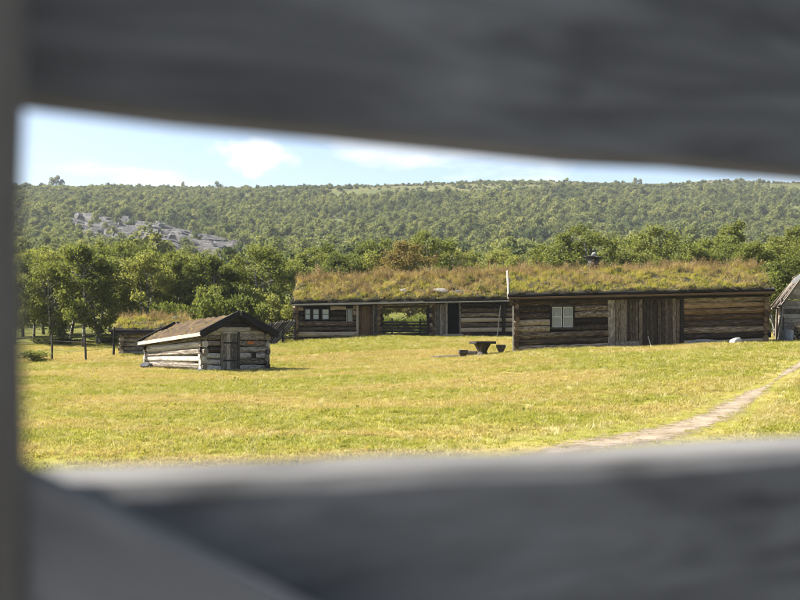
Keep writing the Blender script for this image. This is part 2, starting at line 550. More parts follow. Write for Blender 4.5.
def H(x, y):
    x = np.asarray(x, float); y = np.asarray(y, float)
    m_ = meadow(x, y) + .035 * waves(x, y, 5.0) * sst(y, 8, 16)
    px = 400 + x / np.maximum(y, 40) * F
    f = (348 - np.interp(px, RPX, RY)) / 168.0
    w = sst(y, 200, 700)
    hz = np.interp(y, HD, HZ) * (1 + (f - 1) * w)
    hz = hz + waves(x, y, 70) * .9 * sst(y, 110, 260)
    return m_ + (hz - m_) * sst(y, 60, 105)
def h1(x, y): return float(H(np.array([x]), np.array([y]))[0])
_DS = np.concatenate([np.arange(8, 70, .1), np.arange(70, 1000, .8)])
def ground_at(px, py):
    z = H((px - 400) / F * _DS, _DS)
    yy = HY - (z - CZ) / _DS * F
    hit = np.nonzero(yy <= py)[0]
    d = _DS[hit[0]] if len(hit) else _DS[-1]
    return Vector((PX(px, d), d, float(H(np.array([PX(px, d)]), np.array([d]))[0])))

rows = np.concatenate([np.arange(-60, 0, 3), np.arange(0, 75, .45), np.arange(75, 140, 1.5), np.arange(140, 960, 5), np.array([1000, 1100, 1300, 1600, 2200, 3200, 5000])])
cols = np.linspace(-1, 1, 181)
cols = np.sign(cols) * (0.75 * np.abs(cols) + .25 * np.abs(cols) ** 3)
XX = cols[None, :] * (34 + 0.75 * np.maximum(rows, 0))[:, None]
YY = np.repeat(rows[:, None], len(cols), 1)
ZZ = np.concatenate([H(XX[i:i + 20], YY[i:i + 20]) for i in range(0, len(rows), 20)])
nr, nc = XX.shape
I = np.arange(nr * nc).reshape(nr, nc)
gf = np.stack([I[:-1, :-1], I[:-1, 1:], I[1:, 1:], I[1:, :-1]], -1).reshape(-1, 4)
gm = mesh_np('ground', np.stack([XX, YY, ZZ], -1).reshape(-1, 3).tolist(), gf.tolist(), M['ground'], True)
tag(obj('ground', gm), kind='structure')

# trodden path along the gate and up to the cabins
path_px = [(900, 345, .30), (840, 352, .32), (806, 361, .38), (792, 369, .34), (778, 378, .24), (764, 388, .38), (748, 397, .55), (728, 409, .60), (703, 421, .72), (675, 430, .85), (642, 437, 1.2), (606, 443.5, 1.4), (565, 451, 1.2), (525, 461, .7), (470, 474, .6), (420, 500, .6)]
pc = [(ground_at(a, b_), w) for a, b_, w in path_px]
pp, pw = [], []
for i in range(len(pc) - 1):
    for k in range(10):
        t = k / 10
        pp.append(pc[i][0].lerp(pc[i + 1][0], t)); pw.append(pc[i][1] * (1 - t) + pc[i + 1][1] * t)
from mathutils.bvhtree import BVHTree
GB = BVHTree.FromPolygons([v.co.copy() for v in gm.vertices], gf.tolist())
def gz(x, y):
    r = GB.ray_cast(Vector((x, y, 300)), Vector((0, 0, -1)))
    return r[0].z if r[0] else h1(x, y)
PATH = np.array([(p_.x, p_.y) for p_ in pp]); PW = np.array(pw)
PV, PF, PE = [], [], []
for i, p_ in enumerate(pp):
    d = (pp[min(i + 1, len(pp) - 1)] - pp[max(i - 1, 0)]); d.z = 0; d.normalize()
    s = Vector((-d.y, d.x, 0))
    for j in range(5):
        u = (j / 2 - 1) * pw[i] * (.72 + (.10 * math.sin(i * .83 + j * 3) + .14 * math.sin(i * .31 + j)) * (j in (0, 4)))
        q = p_ + s * u
        PE.append(abs(j / 2 - 1) + .55 * math.exp(-((i - 44) / 7.0) ** 2) + .35 * max(0, (i - 100) / 30))
        PV.append((q.x, q.y, gz(q.x, q.y) + .006))
    if i:
        for j in range(4):
            a = (i - 1) * 5 + j
            PF.append((a, a + 1, a + 6, a + 5))
pm = mesh_np('path', PV, PF, M['sand'], True)
pm.attributes.new('edge', 'FLOAT', 'POINT').data.foreach_set('value', PE)
tag(obj('path', pm), kind='structure')
def path_dist(x, y):
    out_ = np.full(len(x), 9.0)
    for i in range(0, len(PATH), 1):
        d = np.hypot(x - PATH[i, 0], y - PATH[i, 1]) / (PW[i] * .5)
        out_ = np.minimum(out_, d)
    return out_

# ------------------------------------------------------------------ scatter (only for what nobody could count)
def scatter(name, pts, rot, sc, idx, protos, parent=None):
    me = bpy.data.meshes.new(name)
    me.vertices.add(len(pts)); me.vertices.foreach_set('co', np.asarray(pts, np.float32).reshape(-1))
    a = me.attributes.new('rot', 'FLOAT_VECTOR', 'POINT'); a.data.foreach_set('vector', np.asarray(rot, np.float32).reshape(-1))
    a = me.attributes.new('scl', 'FLOAT', 'POINT'); a.data.foreach_set('value', np.asarray(sc, np.float32))
    a = me.attributes.new('idx', 'INT', 'POINT'); a.data.foreach_set('value', np.asarray(idx, np.int32))
    me.update()
    o = obj(name, me, parent)
    ng = bpy.data.node_groups.new(name, 'GeometryNodeTree')
    ng.interface.new_socket('Geometry', in_out='INPUT', socket_type='NodeSocketGeometry')
    ng.interface.new_socket('Geometry', in_out='OUTPUT', socket_type='NodeSocketGeometry')
    N, L = ng.nodes, ng.links
    gi, go = N.new('NodeGroupInput'), N.new('NodeGroupOutput')
    iop = N.new('GeometryNodeInstanceOnPoints'); jn = N.new('GeometryNodeJoinGeometry')
    for pr_ in reversed(protos):
        oi = N.new('GeometryNodeObjectInfo'); oi.inputs['Object'].default_value = pr_
        oi.inputs['As Instance'].default_value = True
        L.new(oi.outputs['Geometry'], jn.inputs[0])
    def na(n_, t_):
        k = N.new('GeometryNodeInputNamedAttribute'); k.data_type = t_; k.inputs['Name'].default_value = n_
        return k.outputs[0]
    e = N.new('FunctionNodeEulerToRotation')
    L.new(na('rot', 'FLOAT_VECTOR'), e.inputs[0])
    L.new(gi.outputs[0], iop.inputs['Points']); L.new(jn.outputs[0], iop.inputs['Instance'])
    iop.inputs['Pick Instance'].default_value = True
    L.new(na('idx', 'INT'), iop.inputs['Instance Index'])
    L.new(e.outputs[0], iop.inputs['Rotation']); L.new(na('scl', 'FLOAT'), iop.inputs['Scale'])
    L.new(iop.outputs[0], go.inputs[0])
    md = o.modifiers.new('scatter', 'NODES'); md.node_group = ng
    return o

def blades(rs, n, hgt, wid, spread, lean, mat, name):
    """a tuft: n bent blades of two quads each"""
    V = []
    for _ in range(n):
        a = rs.uniform(0, 6.283); r = spread * math.sqrt(rs.uniform(0, 1))
        bx, by = r * math.cos(a), r * math.sin(a)
        l = rs.normal(0, lean, 2); hh = hgt * rs.uniform(.5, 1.15); w = wid * rs.uniform(.7, 1.2)
        t = rs.uniform(0, 6.283); ux, uy = math.cos(t) * w / 2, math.sin(t) * w / 2
        m1 = (bx + l[0] * hh * .35, by + l[1] * hh * .35, hh * .55)
        tp = (bx + l[0] * hh, by + l[1] * hh, hh)
        V.append([(bx - ux, by - uy, -.02), (bx + ux, by + uy, -.02), (m1[0] + ux * .8, m1[1] + uy * .8, m1[2]), (m1[0] - ux * .8, m1[1] - uy * .8, m1[2])])
        V.append([(m1[0] - ux * .8, m1[1] - uy * .8, m1[2]), (m1[0] + ux * .8, m1[1] + uy * .8, m1[2]), (tp[0] + ux * .15, tp[1] + uy * .15, tp[2]), (tp[0] - ux * .15, tp[1] - uy * .15, tp[2])])
    return bpy.data.objects.new(name, quad_mesh(name, np.array(V), mat))

def stalks(rs, n, hgt, spread, mat, name):
    """thin stems with a loose seed head"""
    V = []
    for _ in range(n):
        bx, by = rs.normal(0, spread, 2); l = rs.normal(0, .22, 2); hh = hgt * rs.uniform(.6, 1.2)
        t = rs.uniform(0, 6.283); w = .005
        ux, uy = math.cos(t) * w, math.sin(t) * w
        tp = (bx + l[0] * hh, by + l[1] * hh, hh)
        V.append([(bx - ux, by - uy, 0), (bx + ux, by + uy, 0), (tp[0] + ux, tp[1] + uy, tp[2]), (tp[0] - ux, tp[1] - uy, tp[2])])
        for _ in range(5):
            c = np.array(tp) + np.array([rs.normal(0, .02), rs.normal(0, .02), rs.uniform(-.14, .03)])
            d1 = rs.normal(size=3); d1 /= np.linalg.norm(d1); d2 = np.cross(d1, rs.normal(size=3)); d2 /= np.linalg.norm(d2)
            d1 *= .022; d2 *= .010
            V.append([c - d1, c - d2, c + d1, c + d2])
    return bpy.data.objects.new(name, quad_mesh(name, np.array(V, dtype=float), mat))

def herb(rs, n, rad, mat, name, size=.05):
    """low leafy weed"""
    c = rs.normal(0, 1, (n, 3)) * rad * np.array([1, 1, .7]); c[:, 2] = np.abs(c[:, 2])
    return bpy.data.objects.new(name, quad_mesh(name, leaf_quads(rs, c, size, .5), mat))

def leaf_quads(rs, c, size, upb=.3):
    n = len(c)
    nrm = rs.normal(size=(n, 3)); nrm[:, 2] += upb; nrm /= np.linalg.norm(nrm, axis=1)[:, None]
    t = np.cross(nrm, rs.normal(size=(n, 3))); t /= np.linalg.norm(t, axis=1)[:, None]
    b_ = np.cross(nrm, t)
    s = size * rs.uniform(.6, 1.25, (n, 1))
    a, d = t * s * .62, b_ * s * .42
    k = nrm * s * .12
    return np.stack([c - a, c - d + k, c + a, c + d + k], 1)

# ------------------------------------------------------------------ near: the gate the camera looks through
g_org = Vector((PX(21, .80), .80, 0))
g_dir = Vector((PX(800, 1.13) - PX(18, .80), 1.13 - .80, 0)).normalized()
gate = empty('wooden_gate', g_org, math.atan2(g_dir.y, g_dir.x))
tag(gate, 'close grey weathered plank gate framing the view to the log cabins', 'gate')
def board(name, x0, x1, y0, y1, z0, z1, mat, parent, bev=.006, tilt=0.0):
    """board in metres with eased edges and a little waviness; runs along local x from its own origin"""
    L = x1 - x0; n = max(2, int(L / .12))
    V, Fc = [], []
    yc, zc = (y0 + y1) / 2, (z0 + z1) / 2; hy, hz = (y1 - y0) / 2, (z1 - z0) / 2
    prof = [(-hy, -hz + bev), (-hy, hz - bev), (-hy + bev, hz), (hy - bev, hz), (hy, hz - bev), (hy, -hz + bev), (hy - bev, -hz), (-hy + bev, -hz)]
    ph = random.uniform(0, 6)
    for i in range(n + 1):
        x = L * i / n
        dz = .0025 * math.sin(x * 7 + ph) + .0015 * math.sin(x * 19 + ph)
        for (a, c) in prof: V.append((x, a, c + dz))
    for i in range(n):
        for k in range(8):
            p_, q = i * 8 + k, i * 8 + (k + 1) % 8
            Fc.append((p_, p_ + 8, q + 8, q))
    Fc.append(tuple(range(8))); Fc.append(tuple(range(n * 8, n * 8 + 8))[::-1])
    return obj(name, mesh_np(name, V, Fc, mat), parent, (x0, yc, zc), (0, tilt, 0))
zt = CZ + .177
zl = CZ - .104
GL = 3.1
board('rail', -.002, GL, .0, .05, zt, zt + .215, M['gate'], gate)
board('rail', -.002, GL, .0, .15, zl - .20, zl, M['gate'], gate, .012)
board('rail', -.002, GL, .0, .05, .62, .80, M['gate'], gate)
board('rail', -.002, GL, .0, .05, .22, .38, M['gate'], gate)
for x0 in (-.13, GL + .004):
    o = board('post', 0, 1.95, -.09, .065, -.06, .06, M['gate_post'], gate, .008)
    o.location = (x0 + .064, -.0125, -.10); o.rotation_euler = (0, -PI / 2, 0)
br = board('brace', 0, 1.9, -.035, .035, -.085, .085, M['gate_brace'], gate, .005)
br.location = (-.03 - .10 * math.cos(math.radians(29)), -.038, zl + .038 + .10 * math.sin(math.radians(29)) - .085 / math.cos(math.radians(29))); br.rotation_euler = (0, math.radians(29), 0)

# ------------------------------------------------------------------ log building kit
def wall_logs(T, a, b_, zb, zt_, n, mat, openings=(), ext=.17, half=0.0, alt=None):
    """courses of single logs from a to b (local xy); zb/zt: bottom and top at a and b; openings (u0,u1,z0,z1) in metres along the wall"""
    a, b_ = Vector(a), Vector(b_)
    L = (b_ - a).length; d = (b_ - a) / L
    for i in range(n):
        f0, f1 = (i + half) / n, (i + 1 + half) / n
        fc = (f0 + f1) / 2
        if fc > 1.06: continue
        cuts = []
        for (u0, u1, z0, z1) in openings:
            zb_m = zb[0] + (zb[1] - zb[0]) * (u0 + u1) / 2 / L; zt_m = zt_[0] + (zt_[1] - zt_[0]) * (u0 + u1) / 2 / L
            zc = zb_m + (zt_m - zb_m) * fc
            if z0 - .04 < zc < z1 + .04: cuts.append((u0, u1))
        cuts.sort()
        e = ext * random.uniform(.7, 1.25)
        segs, u = [], -e
        for (u0, u1) in cuts:
            if u0 - u > .12: segs.append((u, u0))
            u = u1
        if L + e - u > .12: segs.append((u, L + ext * random.uniform(.7, 1.25)))
        for (s0, s1) in segs:
            def zz_(s):
                t = s / L
                lo = zb[0] + (zb[1] - zb[0]) * t; hi = zt_[0] + (zt_[1] - zt_[0]) * t
                return lo + (hi - lo) * fc
            r = (zt_[0] - zb[0]) / n / 2 * random.uniform(.86, 1.04)
            p0 = a + d * s0; p1 = a + d * s1
            mm = mat
            if alt: mm = alt(i, (s0 + s1) / 2) or mat
            off = random.uniform(-.012, .012)
            nrm = Vector((-d.y, d.x)) * off
            if random.random() < .5: p0, p1, s0, s1 = p1, p0, s1, s0
            seg('log', LOG(), (p0.x + nrm.x, p0.y + nrm.y, zz_(s0)), (p1.x + nrm.x, p1.y + nrm.y, zz_(s1)), r * .78, r, mm, T)

def box_part(name, T, x0, x1, y0, y1, z0, z1, mat):
    V = [(x0, y0, z0), (x1, y0, z0), (x1, y1, z0), (x0, y1, z0), (x0, y0, z1), (x1, y0, z1), (x1, y1, z1), (x0, y1, z1)]
    Fc = [(3, 2, 1, 0), (4, 5, 6, 7), (0, 1, 5, 4), (1, 2, 6, 5), (2, 3, 7, 6), (3, 0, 4, 7)]
    return obj(name, mesh_np(name, V, Fc, mat), T)

def pk(name, T, p0, p1, w, t, mat, roll=0.0):
    return seg(name, PLANK(), p0, p1, w, t, mat, T, roll)

def vplanks(T, x0, x1, y, z0, z1, w, mat, t=.03, name='plank', rag=.03, gap=.008):
    n = max(1, round((x1 - x0) / w)); w = (x1 - x0) / n
    for i in range(n):
        xc = x0 + w * (i + .5)
        pk(name, T, (xc, y + random.uniform(-.008, .008), z0 - random.uniform(0, rag)), (xc + random.uniform(-.01, .01), y, z1 + random.uniform(-rag, rag)), t, w - gap, mat if not callable(mat) else mat(i))

def window(T, x0, x1, y, z0, z1, nx, nz, frame_mat, bar_mat, back_mat, fw=.07):
    w_ = empty('window', ((x0 + x1) / 2, y, z0), 0, T)
    hx = (x1 - x0) / 2; hz = z1 - z0
    pk('frame', w_, (-hx - fw, 0, -fw / 2), (hx + fw, 0, -fw / 2), .09, fw, frame_mat)
    pk('frame', w_, (-hx - fw, 0, hz + fw / 2), (hx + fw, 0, hz + fw / 2), .09, fw, frame_mat)
    for s in (-1, 1):
        pk('frame', w_, (s * (hx + fw / 2), 0, .002), (s * (hx + fw / 2), 0, hz - .002), .085, fw, frame_mat)
    bw = .022
    xs = [-hx + 2 * hx * i / nx for i in range(nx + 1)]; zs = [hz * i / nz for i in range(nz + 1)]
    for i, x in enumerate(xs):
        xx_ = x + (bw / 2 if i == 0 else -bw / 2 if i == nx else 0)
        if nx == 2 and i == 1:
            pk('mullion', w_, (xx_, .0, .003), (xx_, .0, hz - .003), .045, .05, frame_mat)
            for s in (-1, 1): pk('glazing_bar', w_, (xx_ + s * .038, .005, .003), (xx_ + s * .038, .005, hz - .003), .035, bw, bar_mat)
            continue
        pk('glazing_bar', w_, (xx_, .005, .003), (xx_, .005, hz - .003), .035, bw, bar_mat)
    for i, z in enumerate(zs):
        z_ = z + (bw / 2 if i == 0 else -bw / 2 if i == nz else 0)
        pk('glazing_bar', w_, (-hx + .004, .007, z_), (hx - .004, .007, z_), .030, bw, bar_mat)
    for i in range(nx):
        for k in range(nz):
            box_part('pane', w_, xs[i] + .004, xs[i + 1] - .004, .016, .021, zs[k] + .004, zs[k + 1] - .004, M['glass'])
    box_part('pane_back', w_, -hx, hx, .055, .06, 0, hz, back_mat)  # flat sheet behind the panes that sets their tone
    return w_

def turf_roof(T, x0, x1, ye, yr, yb, ze, zr, zb_, thick, mat, rs, ragged=.10, sag=0.0):
    """turf layer over both slopes. ye/yr/yb: local y of front eave, ridge, back eave; ze, zr, zb_: functions of x giving deck height"""
    nx = max(8, int((x1 - x0) / .16)); prof = []
    ns = max(6, int((yr - ye) / .16))
    ts = [(ye + (yr - ye) * i / ns, i / ns, 0) for i in range(ns + 1)] + [(yr + (yb - yr) * i / ns, i / ns, 1) for i in range(1, ns + 1)]
    xs = np.linspace(x0, x1, nx + 1)
    ph = rs.uniform(0, 6.28, 12)
    def lump(x, y):
        return .07 * math.sin(x * 2.3 + ph[0]) * math.sin(y * 2.9 + ph[1]) + .05 * math.sin(x * 5.1 + ph[2] + y * 2) * math.sin(y * 4.3 + ph[5]) + .05 * math.sin(x * 9.7 + ph[3]) * math.sin(y * 8 + ph[4])
    def deck(x, y):
        if y <= yr: return ze(x) + (zr(x) - ze(x)) * (y - ye) / (yr - ye)
        return zr(x) + (zb_(x) - zr(x)) * (y - yr) / (yb - yr)
    def top(x, y):
        e = min((y - ye), (yb - y)); ee = min(x - x0, x1 - x)
        f = min(1, .95 + e / .5) * min(1, .55 + max(ee, 0) / .25)
        rnd_ = -.10 * math.exp(-((y - yr) / .5) ** 2)
        return deck(x, y) + thick * f + lump(x, y) * min(1, .4 + e / .5) + rnd_
    V, Fc = [], []
    for j, (y, t, s) in enumerate(ts):
        for x in xs:
            yy = y
            if j == 0: yy = y + rs.uniform(-ragged, ragged * .4)
            V.append((x, yy, top(x, y) + rs.normal(0, .028)))
    W = nx + 1
    base = len(V)
    for j, (y, t, s) in enumerate(ts):
        for x in xs: V.append((x, y + (.02 if j == 0 else 0), deck(x, y) + .004))
    R = len(ts)
    for j in range(R - 1):
        for i in range(nx):
            a = j * W + i
            Fc.append((a, a + 1, a + W + 1, a + W))
            Fc.append((base + a, base + a + W, base + a + W + 1, base + a + 1))
    for i in range(nx):
        Fc.append((i, base + i, base + i + 1, i + 1))
        k = (R - 1) * W + i
        Fc.append((k, k + 1, base + k + 1, base + k))
    for j in range(R - 1):
        a = j * W; Fc.append((a, a + W, base + a + W, base + a))
        a = j * W + nx; Fc.append((a, base + a, base + a + W, a + W))
    o = obj('turf', mesh_np('turf', V, Fc, mat, True), T)
    return o, top

def deck_mesh(T, x0, x1, ye, yr, yb, ze, zr, zb_, th, mat, name='roof'):
    V, Fc = [], []
    for x in (x0, x1):
        for (y, z) in ((ye, ze(x)), (yr, zr(x)), (yb, zb_(x))):
            V += [(x, y, z), (x, y, z - th)]
    a, b_ = 0, 6
    for k in (0, 2):
        Fc.append((a + k, b_ + k, b_ + k + 2, a + k + 2)); Fc.append((a + k + 1, a + k + 3, b_ + k + 3, b_ + k + 1))
    Fc += [(0, 1, 7, 6), (4, 10, 11, 5), (0, 2, 3, 1), (2, 4, 5, 3), (6, 7, 9, 8), (8, 9, 11, 10)]
    return obj(name, mesh_np(name, V, Fc, mat), T)

rsg = np.random.default_rng(21)
G_green = [blades(rsg, 16, .16, .012, .07, .45, M['roof_green'], 'green_tuft') for _ in range(3)]
G_straw = [blades(rsg, 16, .24, .008, .06, .50, M['roof_straw'], 'straw_tuft') for _ in range(3)]
G_pink = [stalks(rsg, 7, .36, .06, M['roof_pink'], 'seed_stalks') for _ in range(2)]
G_herb = [herb(rsg, 40, .08, M['roof_green'], 'weed', .05), herb(rsg, 50, .10, M['leaf_bright'], 'weed', .06)]
ROOF_P = G_green + G_straw + G_pink + G_herb       # 0-2 green, 3-5 straw, 6-7 pink, 8-9 herb

def roof_grass(parent, top, x0, x1, ye, yb, yr, dens, rs, green, tall=1.0, bias=None):
    n = int((x1 - x0) * (yb - ye) * dens)
    x = rs.uniform(x0 + .03, x1 - .03, n); y = rs.uniform(ye - .02, yb, n)
    drift = np.sin(x * 1.1 + 1.3) * np.sin(y * 1.7 + .4) + .7 * np.sin(x * 2.7 + y * 1.9) + rs.normal(0, .6, n)
    patch = np.sin(x * 3.3 + 2) * np.sin(y * 4.1) + np.sin(x * 7.3 + y * 3) * .6
    t = np.clip((y - ye) / (yr - ye), 0, 1.3)
    pts, rot, sc, idx = [], [], [], []
    for i in range(n):
        if patch[i] < -1.0 and rs.random() < .5: continue
        g = green + .35 * drift[i] - .25 * t[i] * (1 if bias is None else bias)
        u = rs.random()
        if t[i] > .8 and u < .16: k = rs.integers(6, 8)
        elif u < .05: k = rs.integers(8, 10)
        elif g > .0 + rs.normal(0, .3): k = rs.integers(0, 3)
        elif u < .80: k = rs.integers(3, 6)
        else: k = rs.integers(6, 8)
        s = rs.uniform(.4, 1.2) * tall * (1 + .35 * patch[i]) * (1.15 if t[i] > .75 else .9)
        s = max(s, .25)
        pts.append((x[i], y[i], top(x[i], y[i]) - .015)); idx.append(k); sc.append(s)
        rot.append((rs.normal(-.12, .18), rs.normal(.05, .18), rs.uniform(0, 6.28)))
    o = scatter('grass', pts, rot, sc, idx, ROOF_P, parent)
    tag(o, kind='stuff')
    return o

def lin(a, b_, L): return lambda x: a + (b_ - a) * x / L

# ------------------------------------------------------------------ the near long cabin (window, plank door, stone chimney)
A = Vector((PX(517, 43), 43)); B = Vector((PX(765, 42), 42))
L1 = (B - A).length; rz1 = math.atan2((B - A).y, (B - A).x)
z0 = PZ(351, 43)
C1 = empty('log_cabin', (A.x, A.y, z0), rz1)
tag(C1, 'long dark log cabin with white-barred window, plank door and stone chimney under turf', 'cabin')
base1 = lin(0, PZ(342.5, 42) - z0, L1)
top1 = lin(PZ(300, 43) - z0, PZ(294.5, 42) - z0, L1)
D1 = 5.0
def lx(px): return (px - 517) / (765 - 517.0) * L1
zb1, zt1 = (base1(0) - .05, base1(L1) - .05), (top1(0), top1(L1))
wx0, wx1 = lx(553), lx(573.5); wz0, wz1 = .92, 1.70
dx0, dx1 = lx(609), lx(683)
def alt1(i, u):
    if u > dx1:
        if i in (4, 5, 6): return M['warm_log']
        if i == 7: return M['cabin_log']
    return None
wall_logs(C1, (0, 0), (L1, 0), zb1, zt1, 8, M['cabin_log'], [(wx0 - .10, wx1 + .10, wz0 - .12, wz1 + .12), (dx0, dx1, -1, 3)], alt=alt1)
wall_logs(C1, (0, 0), (0, D1), (zb1[0],) * 2, (zt1[0],) * 2, 8, M['end_log'], ext=.24, half=.5)
wall_logs(C1, (L1, 0), (L1, D1), (zb1[1],) * 2, (zt1[1],) * 2, 8, M['end_log'], ext=.24, half=.5)
wall_logs(C1, (0, D1), (L1, D1), zb1, zt1, 8, M['cabin_log'])
box_part('shade_core', C1, .03, L1 - .03, .13, D1 - .05, -.2, top1(0) - .06, M['inner_shade'])  # added box; its near-black colour paints the shade behind log gaps
window(C1, wx0, wx1, -.03, wz0, wz1, 2, 2, M['dark_plank'], M['white_paint'], M['ochre_back'], .085)
# posts and planks of the door bay
pk('door_post', C1, (dx0 + .14, -.05, base1(3.6) - .02), (dx0 + .14, -.05, top1(3.6) + .02), .12, .27, M['grey_plank'])
door = empty('door', (0, 0, 0), 0, C1)
vplanks(door, dx0 + .285, lx(640), -.01, base1(4) + .22, top1(4.3) - .02, .115, M['bark_plank'])
pk('door_sill', C1, (dx0 + .285, -.06, base1(4) + .10), (lx(640), -.06, base1(4.4) + .11), .10, .24, M['grey_plank'])
vplanks(C1, lx(640) + .01, dx1 - .07, -.035, base1(5.2) + .02, top1(5) - .05, .14, M['bark_plank'], .045, 'plank', .07, .012)
pk('door_post', C1, (dx1, -.05, base1(6.2)), (dx1, -.05, top1(6.2) + .02), .11, .13, M['dark_plank'])
for i in range(5):       # footing stones
    x = (.2, 2.6, 4.6, 6.9, 9.0)[i]
    obj('foundation_stone', ROCKS[i % 6], C1, (x, .06, base1(x) - .06), (0, 0, i * 1.3), (.34, .2, .14), M['dark_stone'] if i != 3 else M['stone'])
obj('foundation_stone', ROCKS[2], C1, (lx(704), -.06, base1(lx(704)) + .04), (0, 0, .1), (.70, .14, .19), M['stone'])
# roof
ye1, yr1, yb1 = -.42, D1 / 2, D1 + .42
x0r, x1r = lx(509), lx(771)
ze1 = lambda x: top1(x) + .07
zr1 = lambda x: PZ(268, 45.5) - z0 - .30 + .15 * x / L1
zbk1 = lambda x: top1(x) + .07
roof1 = deck_mesh(C1, x0r, x1r, ye1, yr1, yb1, ze1, zr1, zbk1, .07, M['dark_plank'])
seg('eave_beam', LOG(), (x0r - .05, ye1 + .05, ze1(x0r) + .085), (x1r + .06, ye1 + .05, ze1(x1r) + .085), .075, .08, M['tar'], roof1)
pk('eave_board', roof1, (x0r - .02, ye1 - .02, ze1(x0r) - .015), (x1r + .02, ye1 - .02, ze1(x1r) - .015), .035, .07, M['brown_door'])
pk('wall_plate', C1, (-.15, -.14, top1(0) - .01), (L1 + .15, -.14, top1(L1) - .01), .13, .14, M['dark_plank'])
for xx_ in (x0r - .02, x1r + .02):
    for (ya, za, yb_, zb__) in ((ye1, ze1(xx_), yr1, zr1(xx_)), (yb1, zbk1(xx_), yr1, zr1(xx_))):
        pk('bargeboard', roof1, (xx_, ya, za + .02), (xx_, yb_, zb__ + .02), .04, .20, M['dark_plank'])
for xx_, tp_, bs_ in ((0, zt1[0], zb1[0]), (L1, zt1[1], zb1[1])):       # gable logs
    for k in range(5):
        f = (k + .5) / 5
        hw = (D1 / 2) * (1 - f)
        if hw > .1: seg('log', LOG(), (xx_, D1 / 2 - hw, tp_ + f * (zr1(0) - ze1(0))), (xx_, D1 / 2 + hw, tp_ + f * (zr1(0) - ze1(0))), .1, .13, M['cabin_log'], C1)
rs1 = np.random.default_rng(31)
turf1, top_f1 = turf_roof(roof1, x0r, x1r, ye1 + .03, yr1, yb1 - .10, ze1, zr1, zbk1, .20, M['turf'], rs1)
roof_grass(turf1, top_f1, x0r, x1r, ye1 + .13, yr1 + .9, yr1, 170, rs1, .28, .8)
# chimney of flat stones
chx = lx(600); chy = yr1 + .35
ch = empty('chimney', (chx, chy, zr1(chx)), .1, C1)
zc = 0.0
for k in range(5):
    hgt = .13
    for j in range(2):
        obj('stone', ROCKS[(k * 2 + j) % 6], ch, ((j - .5) * .17 + random.uniform(-.03, .03), random.uniform(-.04, .04), zc + hgt / 2), (0, 0, random.uniform(-.3, .3) + k), (random.uniform(.13, .18), .22, .09), M['dark_stone'])
    zc += hgt
obj('cap_slab', ROCKS[3], ch, (-.02, 0, zc + .03), (0, .06, .2), (.44, .36, .05), M['dark_stone'])
obj('cap_stone', ROCKS[1], ch, (.0, 0, zc + .14), (0, 0, .5), (.12, .14, .11), M['stone'])
# things about it
p_ = at(735, 345, 41.2); p_.z = h1(p_.x, p_.y)
tag(obj('boulder', ROCKS[4], None, (p_.x, p_.y, p_.z + .08), (0, -.35, .3), (.27, .20, .15), M['white_stone']), 'pale white boulder on the grass against the long cabin wall', 'stone')
st_ = at(651, 346, 41.8)
tag(seg('stick', POLE(), (st_.x, st_.y - .05, h1(st_.x, st_.y) - .03), (st_.x - .05, st_.y + .25, h1(st_.x, st_.y) + .42), .016, .016, M['pale_plank']), 'short thin stick stuck in the grass before the plank door', 'stick')
pb = Vector((PX(508.5, 42.6), 42.6, PZ(299, 42.6))); pt = Vector((PX(507, 43.6), 43.6, PZ(271, 43.6)))
tag(seg('pole', PLANK(), pb, pt, .06, .06, M['pale_plank']), 'pale upright pole at the gap between the two long turf roofs', 'pole')
cpo = Vector((PX(513.3, 42.75), 42.75, 0)); cpo.z = h1(cpo.x, cpo.y)
tag(seg('pole', PLANK(), (cpo.x, cpo.y, cpo.z - .05), (cpo.x, cpo.y + .02, PZ(306, 42.75)), .05, .055, M['pale_plank']), 'pale thin post standing at the log corner by the picnic stools', 'post')

# ------------------------------------------------------------------ the far long cabin (three small windows, open passage)
d2 = 58.0
A2x, B2x = PX(297, d2), PX(524, d2)
z2 = PZ(341, d2)
C2 = empty('log_cabin', (A2x, d2, z2), 0.0)
tag(C2, 'far long log cabin with three small windows and an open fenced passage', 'cabin')
L2 = B2x - A2x
def l2(px): return PX(px, d2) - A2x
b2f = lambda x: h1(A2x + x, d2) - z2
t2 = lin(PZ(306, d2) - z2, PZ(301.5, d2) - z2, L2)
D2 = 5.0
xa, xb, xc_, xd = 0.0, l2(379), l2(433), L2
w1 = [(l2(305), l2(310.5)), (l2(313), l2(319)), (l2(322), l2(329))]
wz = (PZ(319.5, d2) - z2, PZ(309, d2) - z2)
op = [(l2(303.5), l2(330.5), wz[0] - .06, wz[1] + .06), (l2(346), l2(353), wz[0] - .15, wz[1] + .05), (l2(357), l2(374), -2, 4)]
wall_logs(C2, (xa, 0), (xb, 0), (b2f(xa) - .05, b2f(xb) - .35), (t2(xa), t2(xb)), 7, M['cabin_log'], op)
for (s, e) in ((xa, xb), (xc_, xd)):
    for x in (s, e):
        wall_logs(C2, (x, 0), (x, D2), (b2f(x) - .1, b2f(x) - .1), (t2(x), t2(x)), 7, M['end_log'], ext=.22, half=.5)
    wall_logs(C2, (s, D2), (e, D2), (b2f(s) - .1, b2f(e) - .1), (t2(s), t2(e)), 7, M['cabin_log'])
box_part('shade_core', C2, xa + .05, xb - .05, .35, D2 - .06, -.2, t2(0) - .05, M['inner_shade'])
for (a, b_) in w1: window(C2, a, b_, -.02, wz[0], wz[1], 1, 2, M['dark_plank'], M['dark_plank'], M['pane_back'], .035)
window(C2, l2(347), l2(352), -.02, wz[0] - .12, wz[1], 1, 1, M['pale_plank'], M['dark_plank'], M['inner_shade'], .03)  # backing sheet painted near-black for the unlit room behind
